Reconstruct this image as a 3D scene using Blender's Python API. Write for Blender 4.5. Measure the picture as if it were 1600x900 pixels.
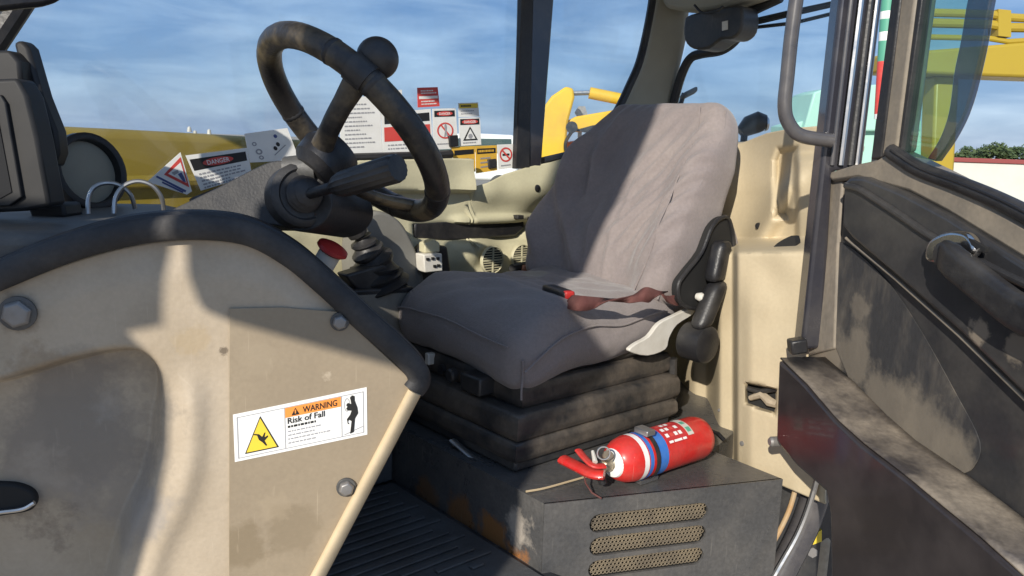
import bpy, bmesh, math, random
from mathutils import Vector, Matrix, noise
random.seed(7)
for _o in list(bpy.data.objects): bpy.data.objects.remove(_o)
sc = bpy.context.scene
COL = sc.collection
rad = math.radians

# ------------------------------------------------------------------ camera
FPX = 1244.4                      # focal length in photo pixels (28 mm on 36 mm)
PITCH, ROLL = rad(10.3), rad(2.0)
EYE = Vector((0, 0, 1.9))
F = Vector((0, math.cos(PITCH), -math.sin(PITCH)))
_R0 = Vector((1, 0, 0)); _U0 = Vector((0, math.sin(PITCH), math.cos(PITCH)))
RC = _R0 * math.cos(ROLL) + _U0 * math.sin(ROLL)
UC = -_R0 * math.sin(ROLL) + _U0 * math.cos(ROLL)
cam = bpy.data.cameras.new('camera'); cam.lens = 28; cam.sensor_width = 36
cam.clip_start = 0.02; cam.clip_end = 3000
co = bpy.data.objects.new('camera', cam); COL.objects.link(co)
co.matrix_world = Matrix(((RC.x, UC.x, -F.x, EYE.x), (RC.y, UC.y, -F.y, EYE.y), (RC.z, UC.z, -F.z, EYE.z), (0, 0, 0, 1)))
sc.camera = co

# ------------------------------------------------------------------ light
SUN_EL, SUN_AZ = rad(25.5), rad(20)           # azimuth: to the left of straight behind the camera
TO_SUN = Vector((-math.sin(SUN_AZ) * math.cos(SUN_EL), -math.cos(SUN_AZ) * math.cos(SUN_EL), math.sin(SUN_EL)))
sl = bpy.data.lights.new('sun', 'SUN'); sl.energy = 4.0; sl.angle = rad(0.5); sl.color = (1.0, 0.93, 0.82)
so = bpy.data.objects.new('sun', sl); COL.objects.link(so); so.location = (0, 0, 30)
so.rotation_euler = TO_SUN.to_track_quat('Z', 'Y').to_euler()

w = bpy.data.worlds.new('World'); sc.world = w; w.use_nodes = True
nt = w.node_tree; nt.nodes.clear()
def N(t, typ, **k):
    n = t.nodes.new(typ)
    for a, v in k.items(): setattr(n, a, v)
    return n
out = N(nt, 'ShaderNodeOutputWorld'); bg = N(nt, 'ShaderNodeBackground'); bg.inputs['Strength'].default_value = 0.15
sky = N(nt, 'ShaderNodeTexSky'); sky.sky_type = 'NISHITA'; sky.sun_disc = False
sky.sun_elevation = SUN_EL; sky.sun_rotation = math.atan2(TO_SUN.x, TO_SUN.y)
sky.air_density = 1.0; sky.dust_density = 0.4; sky.ozone_density = 2.0
tc = N(nt, 'ShaderNodeTexCoord'); mp = N(nt, 'ShaderNodeMapping'); mp.inputs['Scale'].default_value = (3.2, 3.2, 15)
nz = N(nt, 'ShaderNodeTexNoise'); nz.inputs['Scale'].default_value = 1.7; nz.inputs['Detail'].default_value = 7; nz.inputs['Roughness'].default_value = 0.52
nz.inputs['Distortion'].default_value = 0.35
cr = N(nt, 'ShaderNodeValToRGB'); cr.color_ramp.elements[0].position = 0.36; cr.color_ramp.elements[1].position = 0.74
cr.color_ramp.elements[0].color = (.62, 1.3, 2.75, 1); cr.color_ramp.elements[1].color = (2.3, 3.1, 4.4, 1)
mx = N(nt, 'ShaderNodeMix', data_type='RGBA'); mx.inputs[0].default_value = 0.85
nt.links.new(tc.outputs['Generated'], mp.inputs[0]); nt.links.new(mp.outputs[0], nz.inputs['Vector'])
nt.links.new(nz.outputs['Fac'], cr.inputs[0]); nt.links.new(sky.outputs[0], mx.inputs[6]); nt.links.new(cr.outputs[0], mx.inputs[7])
nt.links.new(mx.outputs[2], bg.inputs['Color']); nt.links.new(bg.outputs[0], out.inputs[0])
vs = sc.view_settings; vs.view_transform = 'Standard'; vs.look = 'None'; vs.gamma = 1; vs.exposure = 0.38; vs.use_curve_mapping = False

# ------------------------------------------------------------------ geometry helpers
def ray(px, py): return F * FPX + RC * (px - 800) + UC * (450 - py)
def at(px, py, y):
    d = ray(px, py); return EYE + d * (y / d.y)
def onz(px, py, z):
    d = ray(px, py); return EYE + d * ((z - EYE.z) / d.z)
def onp(px, py, pl):
    p0, n = pl; d = ray(px, py); return EYE + d * ((p0 - EYE).dot(n) / d.dot(n))
YAW = rad(49)
AX = Vector((math.sin(YAW), math.cos(YAW), 0)); BX = Vector((-math.cos(YAW), math.sin(YAW), 0))   # cab rearwards / cab rightwards
Z = Vector((0, 0, 1))
def V(a, b, z): return AX * a + BX * b + Z * z
NS = Vector((-math.cos(rad(74)), math.sin(rad(74)), 0))       # normal of the door side of the cab, pointing inwards
SD = Vector((math.sin(rad(74)), math.cos(rad(74)), 0))
def SP(c, s_, z): return NS * c + SD * s_ + Z * z
def side(c): return (NS * c, NS)
def right(b): return (BX * b, BX)
def rear(a): return (AX * a, AX)
def depthp(y): return (Vector((0, y, 0)), Vector((0, 1, 0)))
def ss(a, b, x):
    t = max(0.0, min(1.0, (x - a) / (b - a))); return t * t * (3 - 2 * t)
def interp(pts, x):
    if x <= pts[0][0]: return pts[0][1]
    for (x0, y0), (x1, y1) in zip(pts, pts[1:]):
        if x <= x1: return y0 + (y1 - y0) * (x - x0) / (x1 - x0)
    return pts[-1][1]
def spline(pts, n=8, closed=False):
    P = [Vector(p) for p in pts]; m = len(P); o = []
    rng = range(m) if closed else range(m - 1)
    for i in rng:
        p1, p2 = P[i], P[(i + 1) % m]
        p0 = P[i - 1] if (closed or i > 0) else p1 * 2 - p2
        p3 = P[(i + 2) % m] if (closed or i + 2 < m) else p2 * 2 - p1
        for k in range(n):
            t = k / n
            o.append(0.5 * ((2 * p1) + (p2 - p0) * t + (2 * p0 - 5 * p1 + 4 * p2 - p3) * t * t + (3 * p1 - p0 - 3 * p2 + p3) * t ** 3))
    if not closed: o.append(P[-1])
    return o
def sp2(pts, n=8, closed=False): return [(v.x, v.y) for v in spline([(p[0], p[1], 0) for p in pts], n, closed)]
def sdist(poly, x, y):
    """signed pixel distance to a closed outline, positive inside"""
    best = 1e9; ins = False; m = len(poly)
    for i in range(m):
        x0, y0 = poly[i]; x1, y1 = poly[(i + 1) % m]
        dx, dy = x1 - x0, y1 - y0
        t = max(0, min(1, ((x - x0) * dx + (y - y0) * dy) / (dx * dx + dy * dy + 1e-9)))
        best = min(best, math.hypot(x - x0 - t * dx, y - y0 - t * dy))
        if (y0 > y) != (y1 > y) and x < x0 + (y - y0) * dx / dy: ins = not ins
    return best if ins else -best

# a shape is (verts, faces)
def merge(*shapes):
    vs_, fs = [], []
    for v, f in shapes:
        k = len(vs_); vs_ += list(v); fs += [tuple(i + k for i in q) for q in f]
    return vs_, fs
def box(c, ex, ey, ez):
    c = Vector(c); v = [c + ex * i + ey * j + ez * k for i in (-1, 1) for j in (-1, 1) for k in (-1, 1)]
    return v, [(0, 1, 3, 2), (4, 6, 7, 5), (0, 4, 5, 1), (2, 3, 7, 6), (0, 2, 6, 4), (1, 5, 7, 3)]
def vbox(a0, a1, b0, b1, z0, z1):
    return box(V((a0 + a1) / 2, (b0 + b1) / 2, (z0 + z1) / 2), AX * abs(a1 - a0) / 2, BX * abs(b1 - b0) / 2, Z * abs(z1 - z0) / 2)
def slab(pts, away):
    """closed prism: outline pts and the same outline moved by 'away'"""
    pts = [Vector(p) for p in pts]; m = len(pts)
    v = pts + [p + away for p in pts]
    f = [tuple(range(m)), tuple(range(2 * m - 1, m - 1, -1))] + [(i, i + m, (i + 1) % m + m, (i + 1) % m) for i in range(m)]
    return v, f
def pslab(pxs, pl, th):
    n = pl[1].normalized()
    if n.dot(F) < 0: n = -n
    return slab([onp(x, y, pl) for x, y in pxs], n * th)
def tube(path, r, seg=12, closed=False, sq=1.0, up=None):
    P = [Vector(p) for p in path]; m = len(P)
    rr = r if isinstance(r, (list, tuple)) else [r] * m
    v, f = [], []; nrm = None
    for i, p in enumerate(P):
        a = P[(i - 1) % m] if (closed or i) else p; b = P[(i + 1) % m] if (closed or i < m - 1) else p
        t = (b - a).normalized()
        if nrm is None:
            nrm = up or (Z if abs(t.z) < 0.9 else Vector((1, 0, 0)))
        nrm = (nrm - t * nrm.dot(t)).normalized(); bn = t.cross(nrm)
        for k in range(seg):
            q = 2 * math.pi * k / seg; v.append(p + nrm * (rr[i] * math.cos(q) * sq) + bn * (rr[i] * math.sin(q)))
    for i in range(m if closed else m - 1):
        for k in range(seg):
            j = (i + 1) % m
            f.append((i * seg + k, i * seg + (k + 1) % seg, j * seg + (k + 1) % seg, j * seg + k))
    if not closed:
        f.append(tuple(range(seg - 1, -1, -1))); f.append(tuple((m - 1) * seg + k for k in range(seg)))
    return v, f
def lathe(p, axis, prof, seg=28, ref=None, arc=None, cap=True):
    """prof = [(distance along axis, radius)]; arc=(a0,a1) makes an open shell"""
    axis = axis.normalized(); ref = ref or (Z if abs(axis.z) < 0.9 else Vector((1, 0, 0)))
    u = (ref - axis * ref.dot(axis)).normalized(); q = axis.cross(u); v, f = [], []
    n = seg if arc is None else seg + 1
    for d, r in prof:
        for k in range(n):
            t = 2 * math.pi * k / seg if arc is None else arc[0] + (arc[1] - arc[0]) * k / seg
            v.append(p + axis * d + (u * math.cos(t) + q * math.sin(t)) * max(r, 1e-5))
    for i in range(len(prof) - 1):
        for k in range(seg):
            k2 = (k + 1) % n
            f.append((i * n + k, i * n + k2, (i + 1) * n + k2, (i + 1) * n + k))
    if arc is None and cap:
        f.append(tuple(range(n - 1, -1, -1))); f.append(tuple((len(prof) - 1) * n + k for k in range(n)))
    return v, f
def rbox(hx, hy, hz, r, n, fn):
    """rounded box in local coordinates, every vertex passed through fn"""
    bm = bmesh.new(); bmesh.ops.create_cube(bm, size=2)
    bmesh.ops.subdivide_edges(bm, edges=bm.edges[:], cuts=n, use_grid_fill=True)
    v = []
    for q in bm.verts:
        p = Vector((q.co.x * hx, q.co.y * hy, q.co.z * hz))
        c = Vector((max(-hx + r, min(hx - r, p.x)), max(-hy + r, min(hy - r, p.y)), max(-hz + r, min(hz - r, p.z))))
        d = p - c
        if d.length > 1e-6: p = c + d.normalized() * r
        v.append(fn(p))
    bm.verts.index_update(); f = [tuple(x.index for x in fc.verts) for fc in bm.faces]; bm.free()
    return v, f
def grid(pl, xs, ytop, ybot, rows, h):
    """relief sheet on a plane; h = metres proud of it, toward the viewer's side"""
    n = pl[1].normalized()
    if n.dot(F) > 0: n = -n
    v, f = [], []
    for x in xs:
        t, b = ytop(x), ybot(x)
        for j in range(rows + 1):
            y = t + (b - t) * j / rows
            v.append(onp(x, y, pl) + n * h(x, y))
    R = rows + 1
    for i in range(len(xs) - 1):
        for j in range(rows): f.append((i * R + j, i * R + j + 1, (i + 1) * R + j + 1, (i + 1) * R + j))
    return v, f
def frange(a, b, n): return [a + (b - a) * i / n for i in range(n + 1)]

# ------------------------------------------------------------------ objects
def thing(name, label, cat, loc, group=None):
    o = bpy.data.objects.new(name, None); COL.objects.link(o); o.empty_display_size = .05
    o.location = loc; o['label'] = label; o['category'] = cat
    if group: o['group'] = group
    return o
def root_loc(o):
    while o.parent: o = o.parent
    return Vector(o.location)
def obj(name, shape, m, parent=None, bevel=0, smooth=35, solid=0, sub=0, label=None, seg=2):
    v, f = shape
    off = root_loc(parent) if parent else Vector((0, 0, 0))
    if not parent:                                   # a thing that is one mesh: origin at its base
        lo = Vector([min(p[i] for p in v) for i in range(3)]); hi = Vector([max(p[i] for p in v) for i in range(3)])
        off = Vector(((lo.x + hi.x) / 2, (lo.y + hi.y) / 2, lo.z))
    me = bpy.data.meshes.new(name); me.from_pydata([tuple(Vector(p) - off) for p in v], [], f)
    bm = bmesh.new(); bm.from_mesh(me); bmesh.ops.recalc_face_normals(bm, faces=bm.faces[:]); bm.to_mesh(me); bm.free()
    me.materials.append(m)
    if smooth:
        for p in me.polygons: p.use_smooth = True
        me.set_sharp_from_angle(angle=rad(smooth))
    o = bpy.data.objects.new(name, me); COL.objects.link(o)
    if parent: o.parent = parent
    else: o.location = off
    if solid:
        q = o.modifiers.new('s', 'SOLIDIFY'); q.thickness = solid; q.offset = 0
    if bevel:
        q = o.modifiers.new('b', 'BEVEL'); q.width = bevel; q.segments = seg; q.limit_method = 'ANGLE'; q.angle_limit = rad(40); q.harden_normals = False
    if sub:
        q = o.modifiers.new('u', 'SUBSURF'); q.levels = sub; q.render_levels = sub
    if label: o['label'] = label
    return o
def tag(o, label, cat, group=None, kind=None):
    o['label'] = label; o['category'] = cat
    if group: o['group'] = group
    if kind: o['kind'] = kind
    return o

# ------------------------------------------------------------------ materials
MATS = {}
def mat(name, col, rough=.5, metal=0, dirt=None, amt=.4, scale=6, bump=0, bscale=60, spots=(), stretch=(1, 1, 1), coat=0, thr=.5, fine=0, sheen=0, spec=.5, scr=None):
    m = bpy.data.materials.new(name); m.use_nodes = True; t = m.node_tree; L = t.links
    b = t.nodes['Principled BSDF']; b.inputs['Roughness'].default_value = rough; b.inputs['Metallic'].default_value = metal
    b.inputs['Specular IOR Level'].default_value = spec
    if coat: b.inputs['Coat Weight'].default_value = coat; b.inputs['Coat Roughness'].default_value = .08
    if sheen: b.inputs['Sheen Weight'].default_value = sheen; b.inputs['Sheen Roughness'].default_value = .5
    g = N(t, 'ShaderNodeNewGeometry'); mpn = N(t, 'ShaderNodeMapping'); mpn.inputs['Scale'].default_value = stretch
    L.new(g.outputs['Position'], mpn.inputs[0])
    rgb = N(t, 'ShaderNodeRGB'); rgb.outputs[0].default_value = (*col, 1); cur = rgb.outputs[0]
    rough_src = None
    if dirt:
        n1 = N(t, 'ShaderNodeTexNoise'); n1.inputs['Scale'].default_value = scale; n1.inputs['Detail'].default_value = 8; n1.inputs['Roughness'].default_value = .62
        L.new(mpn.outputs[0], n1.inputs['Vector'])
        r = N(t, 'ShaderNodeValToRGB'); r.color_ramp.elements[0].position = thr - .12; r.color_ramp.elements[1].position = thr + .2
        r.color_ramp.elements[0].color = (0, 0, 0, 1); r.color_ramp.elements[1].color = (amt, amt, amt, 1)
        L.new(n1.outputs['Fac'], r.inputs[0])
        mxn = N(t, 'ShaderNodeMix', data_type='RGBA'); L.new(r.outputs[0], mxn.inputs[0]); L.new(cur, mxn.inputs[6]); mxn.inputs[7].default_value = (*dirt, 1)
        cur = mxn.outputs[2]
        mr = N(t, 'ShaderNodeMapRange'); mr.inputs['To Min'].default_value = rough; mr.inputs['To Max'].default_value = min(1, rough + .35)
        L.new(r.outputs[0], mr.inputs[0]); rough_src = mr.outputs[0]; L.new(rough_src, b.inputs['Roughness'])
    if fine:
        n3 = N(t, 'ShaderNodeTexNoise'); n3.inputs['Scale'].default_value = 140; n3.inputs['Detail'].default_value = 4
        L.new(mpn.outputs[0], n3.inputs['Vector'])
        mr3 = N(t, 'ShaderNodeMapRange'); mr3.inputs['From Min'].default_value = .3; mr3.inputs['From Max'].default_value = .7
        mr3.inputs['To Min'].default_value = 1 - fine; mr3.inputs['To Max'].default_value = 1 + fine
        L.new(n3.outputs['Fac'], mr3.inputs[0])
        vm = N(t, 'ShaderNodeVectorMath', operation='SCALE'); L.new(cur, vm.inputs[0]); L.new(mr3.outputs[0], vm.inputs['Scale']); cur = vm.outputs[0]
    for (p, rd, c, *st) in spots:                     # stains, rust and some painted shade, each with its own shape
        sub = N(t, 'ShaderNodeVectorMath', operation='SUBTRACT'); L.new(g.outputs['Position'], sub.inputs[0]); sub.inputs[1].default_value = tuple(p)
        ln = N(t, 'ShaderNodeVectorMath', operation='LENGTH'); L.new(sub.outputs[0], ln.inputs[0])
        n2 = N(t, 'ShaderNodeTexNoise'); n2.inputs['Scale'].default_value = 1.4 / rd; n2.inputs['Detail'].default_value = 7; n2.inputs['Roughness'].default_value = .65
        L.new(g.outputs['Position'], n2.inputs['Vector'])
        ad = N(t, 'ShaderNodeMath', operation='MULTIPLY_ADD'); L.new(n2.outputs['Fac'], ad.inputs[0]); ad.inputs[1].default_value = rd * 1.7; L.new(ln.outputs['Value'], ad.inputs[2])
        mr2 = N(t, 'ShaderNodeMapRange'); mr2.inputs['From Min'].default_value = rd * 1.85; mr2.inputs['From Max'].default_value = rd * 1.5
        mr2.inputs['To Max'].default_value = st[0] if st else .8
        L.new(ad.outputs[0], mr2.inputs[0])
        m2 = N(t, 'ShaderNodeMix', data_type='RGBA'); L.new(mr2.outputs[0], m2.inputs[0]); L.new(cur, m2.inputs[6]); m2.inputs[7].default_value = (*c, 1); cur = m2.outputs[2]
    if scr:                                            # thin scratches and scuffs
        for k, (rot, sc_) in enumerate((((.5, .9, .3), (260, 7, 9)), ((1.3, .2, 2.1), (7, 220, 8)))):
            mm = N(t, 'ShaderNodeMapping'); mm.inputs['Rotation'].default_value = rot; mm.inputs['Scale'].default_value = sc_
            L.new(g.outputs['Position'], mm.inputs[0])
            ns_ = N(t, 'ShaderNodeTexNoise'); ns_.inputs['Scale'].default_value = 1.0; ns_.inputs['Detail'].default_value = 2; L.new(mm.outputs[0], ns_.inputs['Vector'])
            rr_ = N(t, 'ShaderNodeMapRange'); rr_.inputs['From Min'].default_value = .71; rr_.inputs['From Max'].default_value = .76; rr_.inputs['To Max'].default_value = scr[1]
            L.new(ns_.outputs['Fac'], rr_.inputs[0])
            m3 = N(t, 'ShaderNodeMix', data_type='RGBA'); L.new(rr_.outputs[0], m3.inputs[0]); L.new(cur, m3.inputs[6]); m3.inputs[7].default_value = (*scr[0], 1); cur = m3.outputs[2]
    L.new(cur, b.inputs['Base Color'])
    if bump:
        nb = N(t, 'ShaderNodeTexNoise'); nb.inputs['Scale'].default_value = bscale; nb.inputs['Detail'].default_value = 5
        L.new(g.outputs['Position'], nb.inputs['Vector'])
        bp = N(t, 'ShaderNodeBump'); bp.inputs['Strength'].default_value = bump; bp.inputs['Distance'].default_value = .01
        L.new(nb.outputs['Fac'], bp.inputs['Height']); L.new(bp.outputs[0], b.inputs['Normal'])
    MATS[name] = m
    return m
def glass(name, tint=(1, 1, 1), refl=1.0, ior=1.45, dust=.03, dustcol=(.5, .48, .42)):
    m = bpy.data.materials.new(name); m.use_nodes = True; t = m.node_tree; L = t.links; t.nodes.clear()
    o = N(t, 'ShaderNodeOutputMaterial'); tr = N(t, 'ShaderNodeBsdfTransparent'); tr.inputs[0].default_value = (*tint, 1)
    gl = N(t, 'ShaderNodeBsdfGlossy'); gl.inputs['Roughness'].default_value = .03; gl.inputs['Color'].default_value = (refl, refl, refl, 1)
    lw = N(t, 'ShaderNodeLayerWeight'); lw.inputs['Blend'].default_value = .5
    pw = N(t, 'ShaderNodeMath', operation='POWER'); L.new(lw.outputs['Facing'], pw.inputs[0]); pw.inputs[1].default_value = 5
    f0 = ((ior - 1) / (ior + 1)) ** 2
    fr = N(t, 'ShaderNodeMath', operation='MULTIPLY_ADD'); L.new(pw.outputs[0], fr.inputs[0]); fr.inputs[1].default_value = 1 - f0; fr.inputs[2].default_value = f0
    mxs = N(t, 'ShaderNodeMixShader'); L.new(fr.outputs[0], mxs.inputs[0]); L.new(tr.outputs[0], mxs.inputs[1]); L.new(gl.outputs[0], mxs.inputs[2])
    df = N(t, 'ShaderNodeBsdfDiffuse'); df.inputs[0].default_value = (*dustcol, 1)
    g = N(t, 'ShaderNodeNewGeometry'); n1 = N(t, 'ShaderNodeTexNoise'); n1.inputs['Scale'].default_value = 5; n1.inputs['Detail'].default_value = 9; n1.inputs['Roughness'].default_value = .7
    L.new(g.outputs['Position'], n1.inputs['Vector'])
    mr = N(t, 'ShaderNodeMapRange'); mr.inputs['From Min'].default_value = .35; mr.inputs['From Max'].default_value = .75; mr.inputs['To Max'].default_value = dust
    L.new(n1.outputs['Fac'], mr.inputs[0])
    m2 = N(t, 'ShaderNodeMixShader'); L.new(mr.outputs[0], m2.inputs[0]); L.new(mxs.outputs[0], m2.inputs[1]); L.new(df.outputs[0], m2.inputs[2])
    L.new(m2.outputs[0], o.inputs[0]); return m

PS = 1.30      # the door-side panel plane
PSF = 1.30 - .0045
def ps(px, py, c=PS): return onp(px, py, side(c))
M_panel = mat('beige panel paint', (.46, .385, .29), .42, dirt=(.30, .235, .155), amt=.55, scale=5, bump=.08, bscale=90, thr=.5, fine=.04, scr=((.60, .52, .41), .16),
    spots=[(ps(27, 490), .034, (.24, .19, .14), .6), (ps(531, 503), .024, (.24, .19, .14), .6), (ps(541, 762), .026, (.24, .19, .14), .7), (ps(205, 600), .03, (.45, .41, .36), .5), (ps(120, 645), .035, (.46, .42, .37), .5), (ps(215, 800), .05, (.36, .33, .30), .45), (ps(150, 760), .03, (.50, .45, .38), .4), (ps(90, 700), .16, (.22, .19, .16), .75), (ps(170, 800), .10, (.26, .23, .20), .6), (ps(130, 850), .06, (.34, .30, .26), .5), (ps(110, 690), .10, (.23, .20, .165), .6), (ps(60, 760), .08, (.42, .36, .29), .5), (ps(205, 600), .045, (.16, .145, .125), .55),  # large dark pocket spots: dirt plus painted shade
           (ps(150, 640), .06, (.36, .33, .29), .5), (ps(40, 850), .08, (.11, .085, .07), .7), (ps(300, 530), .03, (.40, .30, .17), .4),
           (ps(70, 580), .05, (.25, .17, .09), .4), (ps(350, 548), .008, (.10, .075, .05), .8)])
M_film = mat('beige panel film', (.29, .235, .165), .33, dirt=(.33, .265, .18), amt=.6, scale=8, bump=.05, bscale=90, thr=.52, fine=.04, scr=((.58, .48, .35), .22),
    spots=[(ps(370, 850), .05, (.20, .155, .095), .6), (ps(460, 820), .05, (.21, .165, .105), .5), (ps(510, 585), .012, (.48, .40, .30), .7), (ps(430, 790), .03, (.36, .29, .20), .4), (ps(400, 560), .035, (.33, .27, .19), .5)])
M_beige = mat('beige trim plastic', (.53, .445, .30), .5, dirt=(.38, .30, .19), amt=.4, scale=4, bump=.05, bscale=150, thr=.55, fine=.03,
    spots=[(V(1.88, .98, 1.36), .07, (.40, .31, .20), .45), (V(1.88, 1.2, 1.5), .05, (.42, .34, .22), .4)])
M_trim = mat('pale green beige trim', (.56, .53, .36), .5, dirt=(.34, .29, .19), amt=.45, scale=5, bump=.05, bscale=120, thr=.52, fine=.03)
M_head = mat('greige liner', (.36, .34, .27), .7, dirt=(.22, .2, .16), amt=.3, scale=5, bump=.1, bscale=200)
M_flange = mat('beige flange', (.62, .49, .31), .35, dirt=(.36, .25, .13), amt=.4, scale=14, thr=.58)
M_rubber = mat('black rubber', (.018, .018, .02), .42, dirt=(.10, .09, .08), amt=.35, scale=12, bump=.1, bscale=150, thr=.55, fine=.1)
M_seal = mat('matte seal rubber', (.022, .022, .024), .62, dirt=(.12, .11, .10), amt=.5, scale=9, bump=.12, bscale=150, thr=.52, fine=.12)
M_black = mat('black plastic', (.016, .016, .018), .38, dirt=(.11, .10, .085), amt=.4, scale=10, bump=.08, bscale=220, thr=.55, fine=.08)
M_grey = mat('grey shroud plastic', (.07, .07, .069), .5, dirt=(.19, .175, .15), amt=.45, scale=9, bump=.1, bscale=200, thr=.5, fine=.08)
M_dark = mat('charcoal painted steel', (.03, .031, .034), .3, scr=((.14, .13, .12), .5), dirt=(.13, .12, .105), amt=.5, scale=8, bump=.06, bscale=120, thr=.54, fine=.1)
M_cavshade = mat('painted cavity shade', (.012, .012, .012), .8)  # near-black that paints in the shade inside openings
RUST = (.42, .17, .045)
cA = onz(815, 772, 1.24); cB = onz(850, 787, 1.24)
M_box = mat('seat box steel', (.07, .07, .071), .26, scr=((.2, .19, .17), .6), dirt=(.19, .175, .155), amt=.35, scale=9, bump=.07, bscale=110, thr=.52, fine=.14,
    spots=[(onp(822, 872, side(1.40)), .055, RUST, .85), (onp(800, 905, side(1.40)), .05, (.55, .26, .06), .8), (V(.97, 1.25, 1.11), .06, (.22, .10, .03), .75),
           (V(.97, 1.38, 1.11), .05, (.20, .10, .04), .7), (V(.97, 1.15, 1.12), .05, (.28, .12, .03), .8), (onp(835, 815, side(1.40)), .06, (.40, .355, .30), .9), (onp(950, 860, side(1.40)), .12, (.16, .145, .125), .5)])
M_mat = mat('floor mat rubber', (.055, .053, .052), .55, dirt=(.10, .105, .11), amt=.55, scale=7, bump=.1, bscale=100, thr=.5, fine=.1)
M_fabric = mat('seat cover cloth', (.235, .200, .193), .85, dirt=(.32, .275, .255), amt=.6, scale=7, bump=.25, bscale=420, thr=.55, fine=.07, sheen=.25,
    spots=[(V(1.35, 1.45, 1.585), .05, (.33, .30, .25), .5), (V(1.2, 1.35, 1.58), .04, (.29, .26, .23), .4)])
M_fabric_d = mat('seat cushion cloth', (.225, .196, .189), .85, dirt=(.24, .208, .188), amt=.45, scale=6, bump=.25, bscale=420, thr=.56, fine=.07, sheen=.2,
    spots=[(V(1.38, 1.5, 1.57), .04, (.36, .33, .26), .6), (V(1.25, 1.52, 1.57), .03, (.33, .30, .25), .5), (V(1.08, 1.35, 1.52), .016, (.42, .40, .37), .5)])
M_bellow = mat('seat bellows rubber', (.026, .026, .027), .42, dirt=(.18, .145, .11), amt=.65, scale=10, bump=.05, bscale=140, thr=.5, fine=.12)
M_belt = mat('red brown webbing', (.10, .032, .028), .85, dirt=(.19, .09, .075), amt=.5, scale=25, bump=.3, bscale=500)
M_red = mat('extinguisher red', (.62, .018, .016), .32, dirt=(.42, .10, .075), amt=.45, scale=22, coat=.2, spec=.5, fine=.08, scr=((.5, .3, .25), .5))
M_redpl = mat('red plastic', (.48, .025, .022), .4, dirt=(.4, .06, .05), amt=.3, scale=25)
M_white = mat('white print', (.84, .84, .81), .5, dirt=(.6, .58, .52), amt=.35, scale=18, thr=.56)
M_offw = mat('grubby white plastic', (.66, .64, .58), .45, dirt=(.38, .34, .27), amt=.5, scale=18)
M_blue = mat('blue print', (.03, .16, .55), .4, dirt=(.12, .25, .5), amt=.4, scale=40)
M_green = mat('green print', (.10, .35, .24), .5)
M_yellow = mat('sign yellow', (.82, .60, .05), .45, dirt=(.6, .42, .06), amt=.3, scale=20)
M_amber = mat('sign amber', (.78, .46, .05), .5, dirt=(.5, .30, .06), amt=.4, scale=20)
M_orange = mat('sign orange', (.85, .30, .06), .45)
M_ink = mat('black ink', (.015, .015, .015), .5)
M_inkg = mat('grey ink', (.34, .34, .36), .6)
M_inkr = mat('red ink', (.66, .06, .05), .45, dirt=(.6, .15, .12), amt=.4, scale=30)
M_inkb = mat('blue ink', (.06, .09, .25), .5)
M_brass = mat('tarnished brass', (.55, .47, .34), .35, metal=.8, dirt=(.5, .46, .38), amt=.5, scale=30)
M_steel = mat('worn steel', (.46, .46, .46), .3, metal=.9, dirt=(.3, .28, .25), amt=.5, scale=20)
M_chrome = mat('bright plated metal', (.62, .61, .60), .16, metal=1, dirt=(.4, .36, .3), amt=.35, scale=25)
M_bolt = mat('grey bolt zinc', (.27, .265, .26), .42, metal=.5, dirt=(.22, .19, .16), amt=.5, scale=40)
M_post = mat('blue grey post paint', (.04, .04, .052), .2, metal=.3, dirt=(.16, .145, .125), amt=.35, scale=9, coat=.6, thr=.58)
M_rail = mat('dark grey rail paint', (.06, .058, .064), .25, dirt=(.2, .18, .16), amt=.3, scale=18, coat=.4)
DUST = (.30, .25, .19); DUST2 = (.21, .18, .14)
DH = Vector(((1290 - 800) / FPX * 1.54, 1.54, 0)); DT = Vector((.19, -.982, 0)).normalized(); DN = Vector((DT.y, -DT.x, 0))
if DN.x > 0: DN = -DN
def door(off=0): return (DH + DN * off, DN)
def dp(px, py, off=0): return onp(px, py, door(off))
M_door = mat('black door paint', (.03, .03, .032), .36, dirt=(.12, .108, .09), amt=.5, scale=6, coat=.25, thr=.56, fine=.1,
    spots=[(dp(1275, 440), .07, DUST, .75), (dp(1290, 340), .05, DUST, .7), (dp(1300, 520), .09, DUST, .75), (dp(1530, 520, .03), .022, DUST, .7), (dp(1590, 545, .03), .025, DUST, .5)])
M_doord = mat('dusty door board', (.04, .04, .042), .5, dirt=DUST2, amt=.6, scale=11, stretch=(1.4, 1.4, .5), thr=.60, fine=.12, bump=.06, bscale=90,
    spots=[(dp(1450, 690), .10, DUST2, .75), (dp(1390, 650), .08, DUST2, .7), (dp(1330, 560), .07, DUST2, .7), (dp(1490, 720), .06, DUST2, .6), (dp(1345, 480), .03, DUST2, .5)])
M_hedge = mat('dusty hinge edge', (.15, .135, .115), .5, dirt=DUST, amt=.9, scale=9, thr=.48, fine=.12, stretch=(1, 1, .5))
M_ledge = mat('dusty bin', (.055, .048, .046), .35, dirt=DUST, amt=.9, scale=10, thr=.47, fine=.15, bump=.1, bscale=60)
M_bin = mat('door bin face', (.026, .022, .023), .30, dirt=(.10, .085, .08), amt=.4, scale=7, coat=.3, thr=.58)
M_sillt = mat('dusty sill', (.19, .165, .132), .45, dirt=(.36, .30, .22), amt=.6, scale=12, fine=.08)
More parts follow.
